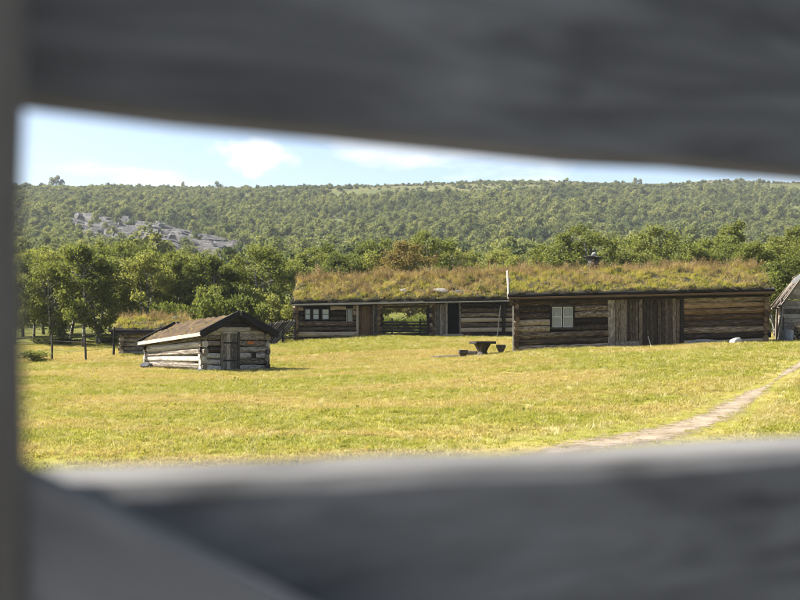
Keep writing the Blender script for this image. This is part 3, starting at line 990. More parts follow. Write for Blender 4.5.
door2 = empty('door', (0, 0, 0), 0, C2)
vplanks(door2, l2(358.5), l2(372), .10, b2f(l2(365)) + .05, t2(3.6) - .1, .14, M['brown_door'])
for px in (357.5, 373.5): pk('door_post', C2, (l2(px), -.04, b2f(l2(px)) - .03), (l2(px), -.04, t2(l2(px)) - .02), .12, .11, M['grey_plank'])
pk('post', C2, (l2(377.5), -.03, b2f(l2(377)) - .02), (l2(377.5), -.03, t2(4) - .02), .2, .22, M['dark_plank'])
# passage gate of five rails, back beams
for i in range(5):
    z = b2f(l2(405)) + .10 + i * .155
    seg('gate_rail', POLE(), (l2(379.5), .12, z + random.uniform(-.02, .02)), (l2(433), .12, z + random.uniform(-.02, .02)), .045, .05, M['dark_plank'], C2)
for px in (392, 420): seg('gate_post', POLE(), (l2(px), .06, b2f(l2(px)) - .1), (l2(px), .06, b2f(l2(px)) + .92), .045, .045, M['dark_plank'], C2)
pk('lintel', C2, (xb - .1, -.05, t2(xb) - .02), (xc_ + .1, -.05, t2(xc_) - .02), .16, .16, M['grey_plank'])
for px in (428, 431.5): pk('post', C2, (l2(px), .05, b2f(l2(px)) - .05), (l2(px), .05, t2(l2(px)) - .02), .13, .14, M['dark_plank'])
# right-hand room: planks, dark doorway, logs
vplanks(C2, l2(433.5), l2(445.5), -.02, b2f(l2(440)), t2(l2(440)) - .04, .16, M['grey_plank'], .05)
op2 = [(0, l2(460) - xc_, -3, 5)]
wall_logs(C2, (xc_, 0), (xd, 0), (b2f(xc_) - .05, b2f(xd) - .05), (t2(xc_), t2(xd)), 7, M['cabin_log'], op2)
for px in (446.5, 460): pk('door_post', C2, (l2(px), -.04, b2f(l2(px)) - .03), (l2(px), -.04, t2(l2(px)) - .02), .12, .10, M['grey_plank'])
pk('threshold', C2, (l2(443), -.28, b2f(l2(450)) + .05), (l2(463), -.28, b2f(l2(450)) + .05), .45, .12, M['grey_plank'])
box_part('shade_core', C2, xc_ + .12, l2(460) - .002, .9, D2 - .1, -.2, t2(xd) - .08, M['inner_shade'])  # added near-black box that paints the shade inside the doorway
box_part('shade_core', C2, l2(460), xd - .05, .14, D2 - .1, -.2, t2(xd) - .05, M['inner_shade'])
pk('post', C2, (l2(503.5), -.10, b2f(l2(503)) - .05), (l2(503.5), -.10, t2(l2(503))), .16, .17, M['dark_plank'])
sp = at(497, 336, d2 - .5)
tag(seg('pole', POLE(), (sp.x, sp.y, h1(sp.x, sp.y) - .03), (PX(500.5, d2 - .2), d2 - .2, PZ(306, d2)), .03, .03, M['pale_plank']), 'pale pole leaning on the far cabin wall near the cabin gap', 'pole')
ye2, yr2, yb2 = -.45, D2 / 2, D2 + .45
x0s, x1s = l2(293), L2 + .45
ze2 = lambda x: t2(x) + .06
zr2 = lambda x: PZ(277.5, 60.5) - z2 - .20 + (PZ(269.5, 60.5) - PZ(277.5, 60.5)) * x / L2
zbk2 = lambda x: t2(x) + .06
roof2 = deck_mesh(C2, x0s, x1s, ye2, yr2, yb2, ze2, zr2, zbk2, .07, M['dark_plank'])
seg('eave_beam', LOG(), (x0s - .05, ye2 + .05, ze2(x0s) + .06), (l2(402), ye2 + .05, ze2(l2(402)) + .06), .05, .055, M['dark_plank'], roof2)
seg('eave_beam', LOG(), (l2(402) + .01, ye2 + .05, ze2(l2(402)) + .06), (x1s, ye2 + .05, ze2(x1s) + .06), .05, .055, M['dark_plank'], roof2)
pk('eave_board', roof2, (x0s - .02, ye2 - .02, ze2(x0s) - .01), (l2(424), ye2 - .02, ze2(l2(424)) - .01), .035, .09, M['pale_plank'])
pk('eave_board', roof2, (l2(424) + .01, ye2 - .02, ze2(l2(424)) - .03), (x1s, ye2 - .02, ze2(x1s) - .03), .035, .07, M['pale_plank'])
for xx_ in (x0s - .02, x1s + .02):
    for (ya, za, yb_, zb__) in ((ye2, ze2(xx_), yr2, zr2(xx_)), (yb2, zbk2(xx_), yr2, zr2(xx_))):
        pk('bargeboard', roof2, (xx_, ya, za + .02), (xx_, yb_, zb__ + .02), .04, .20, M['dark_plank'])
for xx_ in (0, L2):
    for k in range(5):
        f = (k + .5) / 5; hw = (D2 / 2) * (1 - f)
        seg('log', LOG(), (xx_, D2 / 2 - hw, t2(xx_) + f * (zr2(xx_) - ze2(xx_))), (xx_, D2 / 2 + hw, t2(xx_) + f * (zr2(xx_) - ze2(xx_))), .1, .15, M['cabin_log'], C2)
rs2 = np.random.default_rng(32)
turf2, top_f2 = turf_roof(roof2, x0s, x1s, ye2 + .03, yr2, yb2 - .10, ze2, zr2, zbk2, .20, M['turf'], rs2)
roof_grass(turf2, top_f2, x0s, x1s, ye2 + .13, yr2 + .9, yr2, 140, rs2, -.02, .95)
for (px, yy, s, mt, lb) in ((441, .25, (.5, .28, .10), 'stone', 'broad grey slab lying on the far cabin turf above the dark doorway'), (458, .18, (.55, .28, .12), 'dark_stone', 'dark flat slab lying on the turf near the eave right of a grey slab'), (404, .55, (.30, .22, .09), 'stone', 'pale rounded stone lying on the far cabin turf above the fenced passage')):
    x = l2(px)
    tag(obj('roof_stone', ROCKS[int(px) % 6], None, (A2x + x, d2 + yy, z2 + top_f2(x, yy) + .03), (.5, 0, .2), s, M[mt]), lb, 'stone')

# ------------------------------------------------------------------ the small near hut with the plank door
Ch = Vector((PX(203, 40), 40)); Bh = Vector((PX(148, 43), 43))
sd = (Bh - Ch).normalized(); Lh = (Bh - Ch).length
gd = Vector((sd.y, -sd.x)); Wh = 2.72
zh = PZ(370.5, 40)
HT = empty('log_hut', (Ch.x, Ch.y, zh), math.atan2(gd.y, gd.x))
tag(HT, 'small grey log hut with dark bargeboards and rusty moss roof on the meadow', 'hut')
he = 1.32; fall = -.07            # wall height at the gable, fall of the eaves towards the back
ncs = 6
zbk = h1(Bh.x, Bh.y) - zh
def hut_alt(i, u): return None
dxa, dxb = .74, 1.46
wall_logs(HT, (0, 0), (Wh, 0), (-.04, -.04), (he, he), ncs, M['hut_log'], [(dxa, dxb, -1, 1.5)], ext=.16)
wall_logs(HT, (0, 0), (0, Lh), (-.02, zbk), (he, he + fall * Lh), 5, M['hut_log'], ext=.18, half=.1)
wall_logs(HT, (Wh, 0), (Wh, Lh), (-.04, zbk), (he, he + fall * Lh), 5, M['hut_log'], ext=.18, half=.1)
wall_logs(HT, (0, Lh), (Wh, Lh), (zbk, zbk), (he + fall * Lh,) * 2, 6, M['hut_log'])
box_part('shade_core', HT, .06, Wh - .06, .12, Lh - .06, -.2, he - .3, M['inner_shade'])
rh = .60
for k in range(4):                                   # gable: shortening logs and a pale board
    f = (k + .45) / 4; hw = Wh / 2 * (1 - f) + .05
    seg('log', LOG(), (Wh / 2 - hw, 0, he + rh * f), (Wh / 2 + hw, 0, he + rh * f), .09, .105, M['dark_plank'] if k > 1 else M['hut_log'], HT)
    seg('log', LOG(), (Wh / 2 - hw, Lh, he + fall * Lh + rh * f), (Wh / 2 + hw, Lh, he + fall * Lh + rh * f), .09, .105, M['hut_log'], HT)
pk('lintel', HT, (.52, -.10, he + .16), (1.95, -.10, he + .18), .05, .15, M['pale_plank'])
dr = empty('door', (0, 0, 0), 0, HT)
vplanks(dr, dxa + .045, dxb - .035, -.07, .04, he + .04, .165, M['grey_plank'], .035, rag=.01)
pk('door_post', HT, (dxa, -.085, .0), (dxa, -.085, he + .08), .07, .085, M['grey_plank'])
pk('door_post', HT, (dxb, -.085, .0), (dxb, -.085, he + .08), .07, .085, M['dark_plank'])
for z in (.35, 1.0): pk('hinge_bar', dr, (dxa + .05, -.095, z), (dxb - .05, -.095, z), .02, .05, M['dark_plank'])
hatch = empty('hatch', (0, 0, 0), 0, HT)
box_part('opening_shade', hatch, 2.02, 2.22, -.115, -.09, .42, .66, M['inner_shade'])  # solid near-black panel; the shade of the hatch hole is painted
for (a, b_) in (((2.0, -.11, .40), (2.24, -.11, .40)), ((2.0, -.11, .68), (2.24, -.11, .68))): pk('frame', hatch, a, b_, .04, .035, M['grey_plank'])
pk('orange_board', HT, (1.82, -.11, 1.02), (2.12, -.11, 1.0), .03, .08, M['orange'])
xo0, xo1 = -.28, Wh + .24
# roof runs along local y; build in a turned frame: turned x = local y, turned y = local x
RT = empty('roof', (0, 0, 0), 0, HT)
ov = .38
def hut_slope(x0, x1, name):
    V, Fc = [], []
    th = .07
    def zd(x, y): return he + .06 + fall * y + rh * (1 - abs(x - Wh / 2) / (Wh / 2)) + .02
    for y in (-ov, Lh + .25):
        for x in (x0, x1): V += [(x, y, zd(x, y)), (x, y, zd(x, y) - th)]
    Fc = [(0, 2, 6, 4), (1, 5, 7, 3), (0, 1, 3, 2), (4, 6, 7, 5), (0, 4, 5, 1), (2, 3, 7, 6)]
    return obj(name, mesh_np(name, V, Fc, M['dark_plank']), RT), zd
sl, zd = hut_slope(xo0, Wh / 2, 'slope')
sr, _ = hut_slope(Wh / 2, xo1, 'slope')
rs3 = np.random.default_rng(33)
V, Fc = [], []
nx_, ny_ = 36, 44
def moss_top(x, y):
    e = min(x - xo0, xo1 - x, y + ov, Lh + .25 - y)
    return zd(x, y) + .02 + .07 * min(1, max(e, 0) / .2) + (.03 * math.sin(x * 6 + y * 3) * math.sin(y * 5 + 1) + .03 * math.sin(x * 3 + 1) * math.sin(y * 2.2)) * min(1, max(e, 0) / .3)
for j in range(ny_ + 1):
    y = -ov + .03 + (Lh + .25 + ov - .06) * j / ny_
    for i in range(nx_ + 1):
        x = xo0 + .03 + (xo1 - xo0 - .06) * i / nx_
        edge = i in (0, nx_) or j in (0, ny_)
        V.append((x, y, (zd(x, y) - .01) if edge else moss_top(x, y) + rs3.normal(0, .012)))
for j in range(ny_):
    for i in range(nx_):
        a = j * (nx_ + 1) + i; Fc.append((a, a + 1, a + nx_ + 2, a + nx_ + 1))
mo = obj('moss', mesh_np('moss', V, Fc, M['moss'], True), RT)
for (xe, s) in ((xo0, 1), (xo1, -1)):                 # tarred bargeboards, front and back
    for yy, mt in ((-ov - .02, 'tar'), (Lh + .27, 'dark_plank')):
        pk('bargeboard', RT, (xe - .06 * s, yy, zd(xe, yy) - .04), (Wh / 2 - .03 * s, yy, zd(Wh / 2, yy) + .01), .05, .20, M[mt])
        pk('bargeboard', RT, (xe - .06 * s, yy + (.03 if yy < 0 else -.03), zd(xe, yy) + .06), (Wh / 2 - .03 * s, yy + (.03 if yy < 0 else -.03), zd(Wh / 2, yy) + .11), .05, .12, M[mt])
    pk('eave_board', RT, (xe - .03 * s, -ov + .02, zd(xe, -ov) - .0), (xe - .03 * s, Lh + .25, zd(xe, Lh + .25)), .04, .13, M['pale_plank'])
n = 520
pts, rot, sc, idx = [], [], [], []
for _ in range(n):
    x, y = rs3.uniform(xo0 + .05, xo1 - .05), rs3.uniform(-ov + .05, Lh + .2)
    if math.sin(x * 2.2 + 1) * math.sin(y * 1.9 + .5) + rs3.normal(0, .5) < .1: continue
    pts.append((x, y, moss_top(x, y) - .02)); rot.append((rs3.normal(0, .2), rs3.normal(0, .2), rs3.uniform(0, 6.3)))
    sc.append(rs3.uniform(.2, .45)); idx.append(rs3.choice([0, 1, 3, 8]))
tag(scatter('grass', pts, rot, sc, idx, ROOF_P, mo), kind='stuff')
for i, (x, y) in enumerate(((-.05, -.05), (Wh, -.03), (-.05, Lh), (Wh / 2, .0))):
    obj('foundation_stone', ROCKS[i], HT, (x, y, -.05 + (zbk if y > 1 else 0)), (0, 0, i), (.30, .22, .13), M['dark_stone'])
q = at(147.5, 367, 42.2); q.z = h1(q.x, q.y)
tag(obj('stone_block', ROCKS[5], None, (q.x - .05, q.y, q.z + .10), (0, 0, .4), (.26, .2, .16), M['dark_stone']), 'dark stone block lying in grass at the back corner of the moss hut', 'stone')

# ------------------------------------------------------------------ the turf hut behind it
d3 = 50.0
z3 = PZ(354, d3)
A3 = Vector((PX(123, d3), d3))
T3 = empty('turf_hut', (A3.x, A3.y, z3), .10)
tag(T3, 'low log hut under shaggy weedy turf half hidden behind the moss-roofed hut', 'hut')
L3, D3, h3 = 2.5, 2.8, .92
wall_logs(T3, (0, 0), (L3, 0), (-.05, -.05), (h3, h3), 5, M['hut_log'], ext=.18)
wall_logs(T3, (0, 0), (0, D3), (-.05, .1), (h3, h3), 5, M['hut_log'], ext=.2, half=.3)
wall_logs(T3, (L3, 0), (L3, D3), (-.05, .1), (h3, h3), 5, M['hut_log'], ext=.2, half=.3)
wall_logs(T3, (0, D3), (L3, D3), (.1, .1), (h3, h3), 5, M['hut_log'])
box_part('shade_core', T3, .06, L3 - .06, .12, D3 - .06, -.2, h3 - .03, M['inner_shade'])
f3 = lambda x: h3 + .04
r3 = lambda x: h3 + .58
roof3 = deck_mesh(T3, -.42, L3 + .4, -.5, D3 / 2, D3 + .4, f3, r3, f3, .07, M['dark_plank'])
for k in range(3):
    f = (k + .5) / 3; hw = D3 / 2 * (1 - f)
    for x in (0, L3): seg('log', LOG(), (x, D3 / 2 - hw, h3 + .50 * f), (x, D3 / 2 + hw, h3 + .50 * f), .1, .13, M['hut_log'], T3)
seg('eave_beam', LOG(), (-.48, -.46, h3 + .12), (L3 + .45, -.46, h3 + .12), .07, .08, M['tar'], roof3)
pk('eave_board', roof3, (-.45, -.52, h3 + .01), (L3 + .42, -.52, h3 + .01), .03, .08, M['dark_plank'])
rs4 = np.random.default_rng(34)
turf3, top_f3 = turf_roof(roof3, -.42, L3 + .4, -.4, D3 / 2, D3 + .35, f3, r3, f3, .20, M['turf'], rs4)
roof_grass(turf3, top_f3, -.42, L3 + .4, -.44, D3 * .8, D3 / 2, 130, rs4, .1, .85, .3)
q = at(113.5, 356, 49.3)
tag(seg('pole', POLE(), (q.x, q.y, h1(q.x, q.y) - .05), (q.x + .02, q.y + .1, PZ(327, 49.3)), .045, .045, M['dark_plank']), 'dark upright pole at the outer corner of the low turf hut', 'pole')
# green tarp corner on the far roof edge of the turf hut
tv = []
for i in range(7):
    for j in range(4):
        tv.append((i * .085, j * .12, .07 * math.sin(i * 1.1) * math.sin(j * 1.3 + .6) + .09 + .02 * i * (i < 4)))
tf = [(i * 4 + j, (i + 1) * 4 + j, (i + 1) * 4 + j + 1, i * 4 + j + 1) for i in range(6) for j in range(3)]
q = at(172, 316, 51.4)
to = obj('tarp', mesh_np('tarp', tv, tf, M['tarp'], True), None, (q.x, q.y, z3 + top_f3(1.9, 1.3) + .02), (.35, 0, 0))
sm = to.modifiers.new('thick', 'SOLIDIFY'); sm.thickness = .02
tag(to, 'crumpled green tarp lying on the weedy turf roof behind the moss hut', 'tarp')

# ------------------------------------------------------------------ fence of slanting pales between the hut and the far cabin
fa = Vector((PX(246, 55.6), 55.6)); fb = Vector((PX(295, 57.2), 57.2))
fn = empty('pale_fence', (fa.x, fa.y, h1(fa.x, fa.y)))
tag(fn, 'grey fence of slanting split pales between the huts and far cabin', 'fence')
fdv = (fb - fa); fl = fdv.length; fdv.normalize()
nf = 44
for i in range(-24, nf):
    s = fl * i / (nf - 8.0)
    x, y = fdv.x * s, fdv.y * s
    zb_ = h1(fa.x + x, fa.y + y) - fn.location.z
    e = s + 1.25
    zt_ = h1(fa.x + fdv.x * e, fa.y + fdv.y * e) - fn.location.z
    if s + 1.25 > fl + .1: continue
    nudge = random.uniform(-.05, .05)
    seg('pale', POLE(), (x, y, zb_ - .02), (x + fdv.x * 1.25, y + fdv.y * 1.25 + nudge, zt_ + 1.08 + random.uniform(-.05, .05)), .032, .036, M['grey_plank'] if i % 2 else M['dark_plank'], fn)
for i in range(5):
    s = fl * i / 4
    x, y = fdv.x * s, fdv.y * s
    zb_ = h1(fa.x + x, fa.y + y) - fn.location.z
    for o_ in (-.07, .07):
        seg('post', POLE(), (x - fdv.y * o_, y + fdv.x * o_, zb_ - .2), (x - fdv.y * o_, y + fdv.x * o_, zb_ + 1.15), .035, .035, M['dark_plank'], fn)
for k in range(3):
    zr_ = .25 + .3 * k
    seg('rail', POLE(), (0, .05, zr_), (fdv.x * fl, fdv.y * fl + .05, h1(fb.x, fb.y) - fn.location.z + zr_), .03, .03, M['dark_plank'], fn)

# thin posts of the wire fence by the wood
fp = []
for (px, py, ht, lb) in ((52, 360, 1.12, 'leaning thin fence post by the dark bush at the wood edge'), (86, 361, 1.0, 'thin dark fence post in the meadow between bush and turf hut')):
    q = ground_at(px, py)
    fp.append((q, ht))
    tag(seg('fence_post', POLE(), (q.x, q.y, q.z - .15), (q.x + random.uniform(-.06, .06), q.y, q.z + ht), .045, .045, M['dark_plank']), lb, 'post')
WV, WF = [], []
ends = [(ground_at(10, 362), 1.0)] + fp + [(Vector((PX(113.5, 49.3), 49.3, h1(PX(113.5, 49.3), 49.3))), 1.1)]
for z in (.45, .85):
    for (a, _), (b_, _) in zip(ends[:-1], ends[1:]):
        tube(WV, WF, [Vector(a).lerp(Vector(b_), t) + Vector((0, 0, z - .06 * math.sin(PI * t))) for t in (0, .25, .5, .75, 1)], [.006] * 5, 4)
tag(obj('fence_wire', mesh_np('fence_wire', WV, WF, M['dark_stone'])), 'two thin slack wires strung along the fence posts by the wood', 'wire')

# ------------------------------------------------------------------ hewn table and stools
def pedestal(name, pos, rot, top_w, top_d, top_t, hgt, waist, label, cat):
    o = empty(name, pos, rot)
    tag(o, label, cat)
    tp = box_part('top', o, -top_w / 2, top_w / 2, -top_d / 2, top_d / 2, hgt - top_t, hgt, M['weathered_table'])
    md = tp.modifiers.new('b', 'BEVEL'); md.width = .015; md.segments = 1
    V, Fc = [], []
    n = 10
    prof = [(0, 1.45), (.15, 1.40), (.3, 1.05), (.45, .85), (.7, 1.25), (1.0, 1.75)]
    for (t, r) in prof:
        for k in range(n):
            a = 2 * PI * k / n
            rr = waist * r * (1 + .05 * math.sin(k * 2.3 + t * 5))
            V.append((rr * math.cos(a), rr * math.sin(a), -.05 + t * (hgt - top_t + .048)))
    for i in range(len(prof) - 1):
        for k in range(n):
            a, b_ = i * n + k, i * n + (k + 1) % n
            Fc.append((a, b_, b_ + n, a + n))
    Fc.append(tuple(range(n))[::-1]); Fc.append(tuple(range(n * (len(prof) - 1), n * len(prof))))
    obj('pedestal', mesh_np('pedestal', V, Fc, M['weathered_table']), o)
    return o
def gp(px, d): return (PX(px, d), d, h1(PX(px, d), d))
pedestal('table', gp(482.5, 43.6), .15, .80, 1.3, .10, .60, .20, 'dark hewn pedestal table between two stools on the meadow', 'table')
pedestal('stool', gp(463, 44.0), .1, .34, .36, .14, .34, .10, 'dark block stool beside the grey plank lying in the grass', 'stool')
pedestal('stool', gp(501, 43.3), -.1, .37, .36, .12, .36, .10, 'dark block stool between the table and the log cabin corner', 'stool')
q0, q1 = gp(431, 45.4), gp(461, 45.0)
tag(seg('plank', PLANK(), (q0[0], q0[1], q0[2] + .05), (q1[0], q1[1], q1[2] + .06), .24, .07, M['grey_plank']), 'grey plank lying flat on the grass left of the stools', 'plank')
q0, q1 = gp(466, 45.0), gp(477, 44.8)
tag(seg('log_block', LOG(), (q0[0], q0[1], q0[2] + .10), (q1[0], q1[1], q1[2] + .10), .09, .11, M['weathered_table']), 'short dark log lying on the grass behind the table', 'log')

# ------------------------------------------------------------------ the hut at the right with a pole roof
d4 = 46.0
z4 = h1(PX(795, d4), d4)
T4 = empty('woodshed', (PX(783.5, d4), d4, z4), -.22)
tag(T4, 'small woodshed with steep roof of split poles and pale board gable', 'shed')
W4, D4, e4, rise4 = 1.45, 2.4, 1.62, 1.05
for i in range(9):
    z = .12 + i * .185
    pk('plank', T4, (.02, 0, z), (W4 - .02, 0, z), .035, .17, M['pale_plank'] if i % 3 else M['grey_plank'])
for i in range(5):
    f = (i + .5) / 5.6; hw = W4 / 2 * (1 - f)
    pk('plank', T4, (W4 / 2 - hw, 0, e4 + .14 + rise4 * f * .95), (W4 / 2 + hw, 0, e4 + .14 + rise4 * f * .95), .035, .22, M['pale_plank'])
for i in range(9):
    z = .12 + i * .185
    for x in (0, W4): pk('plank', T4, (x, .03, z), (x, D4, z), .035, .17, M['bark_plank'])
    pk('plank', T4, (.02, D4, z), (W4 - .02, D4, z), .035, .17, M['grey_plank'])
box_part('shade_core', T4, .05, W4 - .05, .05, D4 - .05, -.2, e4, M['inner_shade'])
for x, y in ((-.16, -.42), (-.10, -.05), (W4 + .15, -.4), (-.14, 1.4)):
    seg('post', POLE(), (x, y, -.15), (x + .04, y, e4 + .12), .055, .055, M['grey_plank'], T4)
ridge4 = seg('ridge_pole', POLE(), (W4 / 2, -.75, e4 + rise4 + .06), (W4 / 2, D4 + .3, e4 + rise4 + .06), .06, .06, M['grey_plank'], T4)
for s in (0, 1):
    xe = -.22 if s == 0 else W4 + .22
    zE = e4 + rise4 * (1 - (W4 / 2 + .22) / (W4 / 2)) + .10
    for i in range(26):
        y = -.62 + i * (D4 + .8) / 25
        seg('roof_pole', POLE(), (xe + random.uniform(-.12, .12), y + random.uniform(-.03, .03), zE + random.uniform(-.03, .03)), (W4 / 2 + (.06 if s == 0 else -.06), y + random.uniform(-.05, .05), e4 + rise4 + .13), .05, .045, M['bark_plank'] if i % 3 else M['grey_plank'], T4)
    seg('purlin', POLE(), (xe * .5 + W4 / 2 * .5, -.6, (zE + e4 + rise4) / 2), (xe * .5 + W4 / 2 * .5, D4 + .2, (zE + e4 + rise4) / 2), .05, .05, M['dark_plank'], T4)
    if s == 1: pk('bargeboard', T4, (xe, -.66, zE + .02), (W4 / 2, -.70, e4 + rise4 + .10), .035, .17, M['white_paint'])
    else: pk('bargeboard', T4, (W4 / 2 - .45, -.68, e4 + rise4 - .28), (W4 / 2, -.70, e4 + rise4 + .10), .035, .15, M['white_paint'])
fw = empty('firewood_stack', T4.location + Vector((0, 0, 0)), -.22)
tag(fw, 'stack of split birch firewood against the pale woodshed gable', 'firewood')
FW = []
for sd_ in range(3):
    r_ = np.random.default_rng(90 + sd_); V, Fc = [], []
    n = 5
    an = np.sort(r_.uniform(0, 6.28, n)) if sd_ else np.linspace(0, 5.2, n)
    for x in (0, 1):
        for k in range(n): V.append((x, .9 * math.cos(an[k]), .9 * math.sin(an[k])))
    for k in range(n): Fc.append((k, (k + 1) % n, n + (k + 1) % n, n + k))
    Fc += [tuple(range(n))[::-1], tuple(range(n, 2 * n))]
    FW.append(mesh_np('billet', V, Fc))
for r_ in range(5):
    for c_ in range(10 - r_):
        x = .05 + r_ * .07 + c_ * .135; z = .07 + r_ * .125
        seg('billet', FW[(r_ + c_) % 3], (x, -.42 + random.uniform(-.04, .04), z), (x, -.05, z), .075, .075, M['cut_wood'], fw, random.uniform(0, 6))
bk = empty('barrel', gp(788, 44.6))
tag(bk, 'dull grey metal bucket on the grass in front of the firewood', 'bucket')
V, Fc = [], []
tube(V, Fc, [(0, 0, 0), (0, 0, .12), (0, 0, .13), (0, 0, .36), (0, 0, .37), (0, 0, .46)], [.18, .19, .197, .20, .207, .205], 16)
bo = obj('body', mesh_np('bucket_body', V, Fc, M['metal']), bk)
V, Fc = [], []
tube(V, Fc, [(.21 * math.cos(t), 0, .44 + .1 * math.sin(t)) for t in np.linspace(0, PI, 9)], [.008] * 9, 5)
obj('handle', mesh_np('bucket_handle', V, Fc, M['dark_stone']), bk)
bk.name = 'bucket'
for (pxa, pxb, pyb, lb) in ((778.5, 784, 300, 'long pole leaning against the split-pole roof beside the bucket'), (776, 781.5, 312, 'shorter pole leaning outermost against the woodshed eave')):
    a = gp(pxa, 45.2)
    tag(seg('pole', POLE(), (a[0], a[1], a[2] - .03), (PX(pxb, 45.6), 45.6, PZ(pyb, 45.6)), .03, .03, M['grey_plank']), lb, 'pole')

# ------------------------------------------------------------------ trees
def birch(seed, hgt, width, stems=2, nl=26, leaves=6200, lsize=.17, low=.22):
    """returns trunk mesh and crown mesh"""
    r = np.random.default_rng(seed)
    V, Fc = [], []
    centers = []
    for s in range(stems):
        a0 = r.uniform(0, 6.28); lean = r.uniform(.05, .22) * (1 if stems > 1 else .4)
        top = np.array([math.cos(a0) * lean * hgt, math.sin(a0) * lean * hgt, hgt * r.uniform(.82, .95)])
        bow = r.normal(0, .12 * hgt * .5, 2)
        pts = []
        for i in range(8):
            t = i / 7
            p = top * t
            p[:2] = top[:2] * t ** 1.3 + bow * math.sin(PI * t) * .5 + np.array([math.cos(a0), math.sin(a0)]) * .10 * (stems > 1)
            p[2] = top[2] * t - .12 * (i == 0)
            pts.append(p)
        r0 = hgt * .013 * (1.25 if stems == 1 else 1)
        tube(V, Fc, pts, [r0 * (1 - .86 * i / 7) + .006 for i in range(8)], 7)
        for k in range(nl // stems):
            t = low + (.97 - low) * (k + r.uniform(0, 1)) / (nl // stems)
            i = min(int(t * 7), 6); f = t * 7 - i
            p0 = pts[i] * (1 - f) + pts[i + 1] * f
            az = r.uniform(0, 6.28)
            tt = (t - low) / (1 - low)
            reach = width * .5 * (math.sin(PI * min(1, .16 + tt * .84)) ** .7) * r.uniform(.45, 1.08)
            end = p0 + np.array([math.cos(az) * reach, math.sin(az) * reach, reach * r.uniform(.15, .75)])
            mid = (p0 + end) / 2 + np.array([0, 0, reach * r.uniform(-.02, .14)])
            tube(V, Fc, [p0, mid, end], [r0 * .38 * (1 - t * .5), r0 * .22, .006], 4)
            centers.append((end, r.uniform(.18, .50) * (width / 3.4)))
            if r.random() < .75: centers.append((mid * .5 + end * .5 + r.normal(0, .2, 3), r.uniform(.22, .42) * (width / 3.4)))
        centers.append((pts[-1], .34 * width / 3.4))
    w = np.array([c[1] ** 2 for c in centers]); w /= w.sum()
    C = []
    for (c, rad), f in zip(centers, w):
        n = max(8, int(leaves * f))
        d = r.normal(size=(n, 3)); d /= np.linalg.norm(d, axis=1)[:, None]
        rr = rad * r.uniform(.25, 1.15, (n, 1)) ** .6
        C.append(c + d * rr * np.array([1, 1, .72]) + r.normal(0, .09, (n, 3)))
    C = np.concatenate(C); C = C[C[:, 2] > hgt * .08]
    tm = mesh_np('trunk', V, Fc, M['bark'], True)
    cm = quad_mesh('crown', leaf_quads(r, C, lsize, .45), M['leaf'])
    return tm, cm

BIR = [birch(100 + i, 6.2, w, s, int(nl * 1.4), 9800, .125, low) for i, (w, s, nl, low) in enumerate(((3.6, 2, 30, .2), (3.2, 1, 26, .25), (4.2, 3, 36, .15), (3.0, 1, 30, .24), (3.8, 2, 30, .12), (3.4, 3, 33, .2), (4.0, 2, 32, .22)))]
TOPZ = [float(np.percentile([v.co.z for v in cm_.vertices], 99.3)) for _, cm_ in BIR]
def tree(i, pos, hgt, label, group, leaf=None, wide=1.0, name='birch_tree'):
    tm, cm = BIR[i % len(BIR)]
    o = empty(name, pos, random.uniform(0, 6.28))
    tag(o, label, 'tree', group)
    s = hgt / TOPZ[i % len(BIR)]
    for nm, me in (('trunk', tm), ('crown', cm)):
        c = obj(nm, me, o, scale=(s * wide, s * wide, s), mat=leaf if (nm == 'crown' and leaf) else None)
    return o
def tree_px(i, px, pytop, d, *a, **k):
    x = PX(px, d); z = h1(x, d)
    hgt = PZ(pytop, d) - z
    return tree(i, (x, d, z - .03), hgt, *a, **k)

LB_G = 'birch at the back of the grove, crown touching the rocky hillside'
GR_G = 'rear birches of the grove'
k = 0
row = [(14, 262, 63), (34, 250, 66), (52, 256, 62.5), (70, 247, 67), (99, 251, 63), (118, 243, 66), (139, 249, 63.5), (158, 252, 67), (176, 248, 64), (196, 256, 66), (214, 252, 63.5), (233, 262, 66)]
for (px, py, d) in row: tree_px(k, px, py + 6, d, 'leafy birch in the front row of the grove, its trunk showing above the meadow', 'front birches of the grove'); k += 1
row = [(-12, 250, 72), (22, 246, 74), (44, 243, 76), (62, 244, 73), (86, 241, 75), (108, 238, 78), (128, 241, 74), (150, 243, 79), (168, 247, 74), (187, 249, 78), (206, 250, 75), (226, 255, 79), (247, 262, 76)]
for (px, py, d) in row: tree_px(k + 3, px, py + 6, d, 'leafy birch standing second row deep in the grove, crown above the front row', 'middle birches of the grove', wide=.95); k += 1
row = [(5, 244, 84), (35, 241, 88), (76, 240, 86), (100, 237, 90), (137, 239, 87), (178, 248, 90), (220, 258, 88), (256, 262, 90), (290, 262, 92)]
for (px, py, d) in row: tree_px(k + 1, px, py + 6, d, LB_G, GR_G, wide=.95); k += 1
tree_px(3, 83, 246, 60.5, 'birch with a bare white curved trunk at the meadow edge', None, wide=.9)
tree_px(2, 268, 246, 65, 'broad dark birch standing at the end of the far cabin', None, wide=1.0)
LB_B = 'low green birch showing its crown behind the far cabin turf ridge'
row = [(296, 262, 74), (312, 250, 82), (330, 245, 86), (345, 254, 77), (362, 248, 84), (378, 240, 92), (385, 252, 78), (405, 250, 96), (455, 248, 88), (475, 252, 94), (497, 250, 90), (437, 246, 97)]
for (px, py, d) in row: tree_px(k, px, py, d, LB_B, 'birches behind the far cabin', wide=1.0); k += 1
tree_px(4, 410, 243, 75, 'rusty orange-brown autumn birch behind the far turf ridge', None, leaf=M['leaf_autumn'], wide=.95)
tree_px(0, 430, 234, 80, 'bright yellow-green birch next to the orange autumn birch', None, leaf=M['leaf_bright'], wide=.95)
LB_C = 'green birch rising behind the turf ridge of the near cabin'
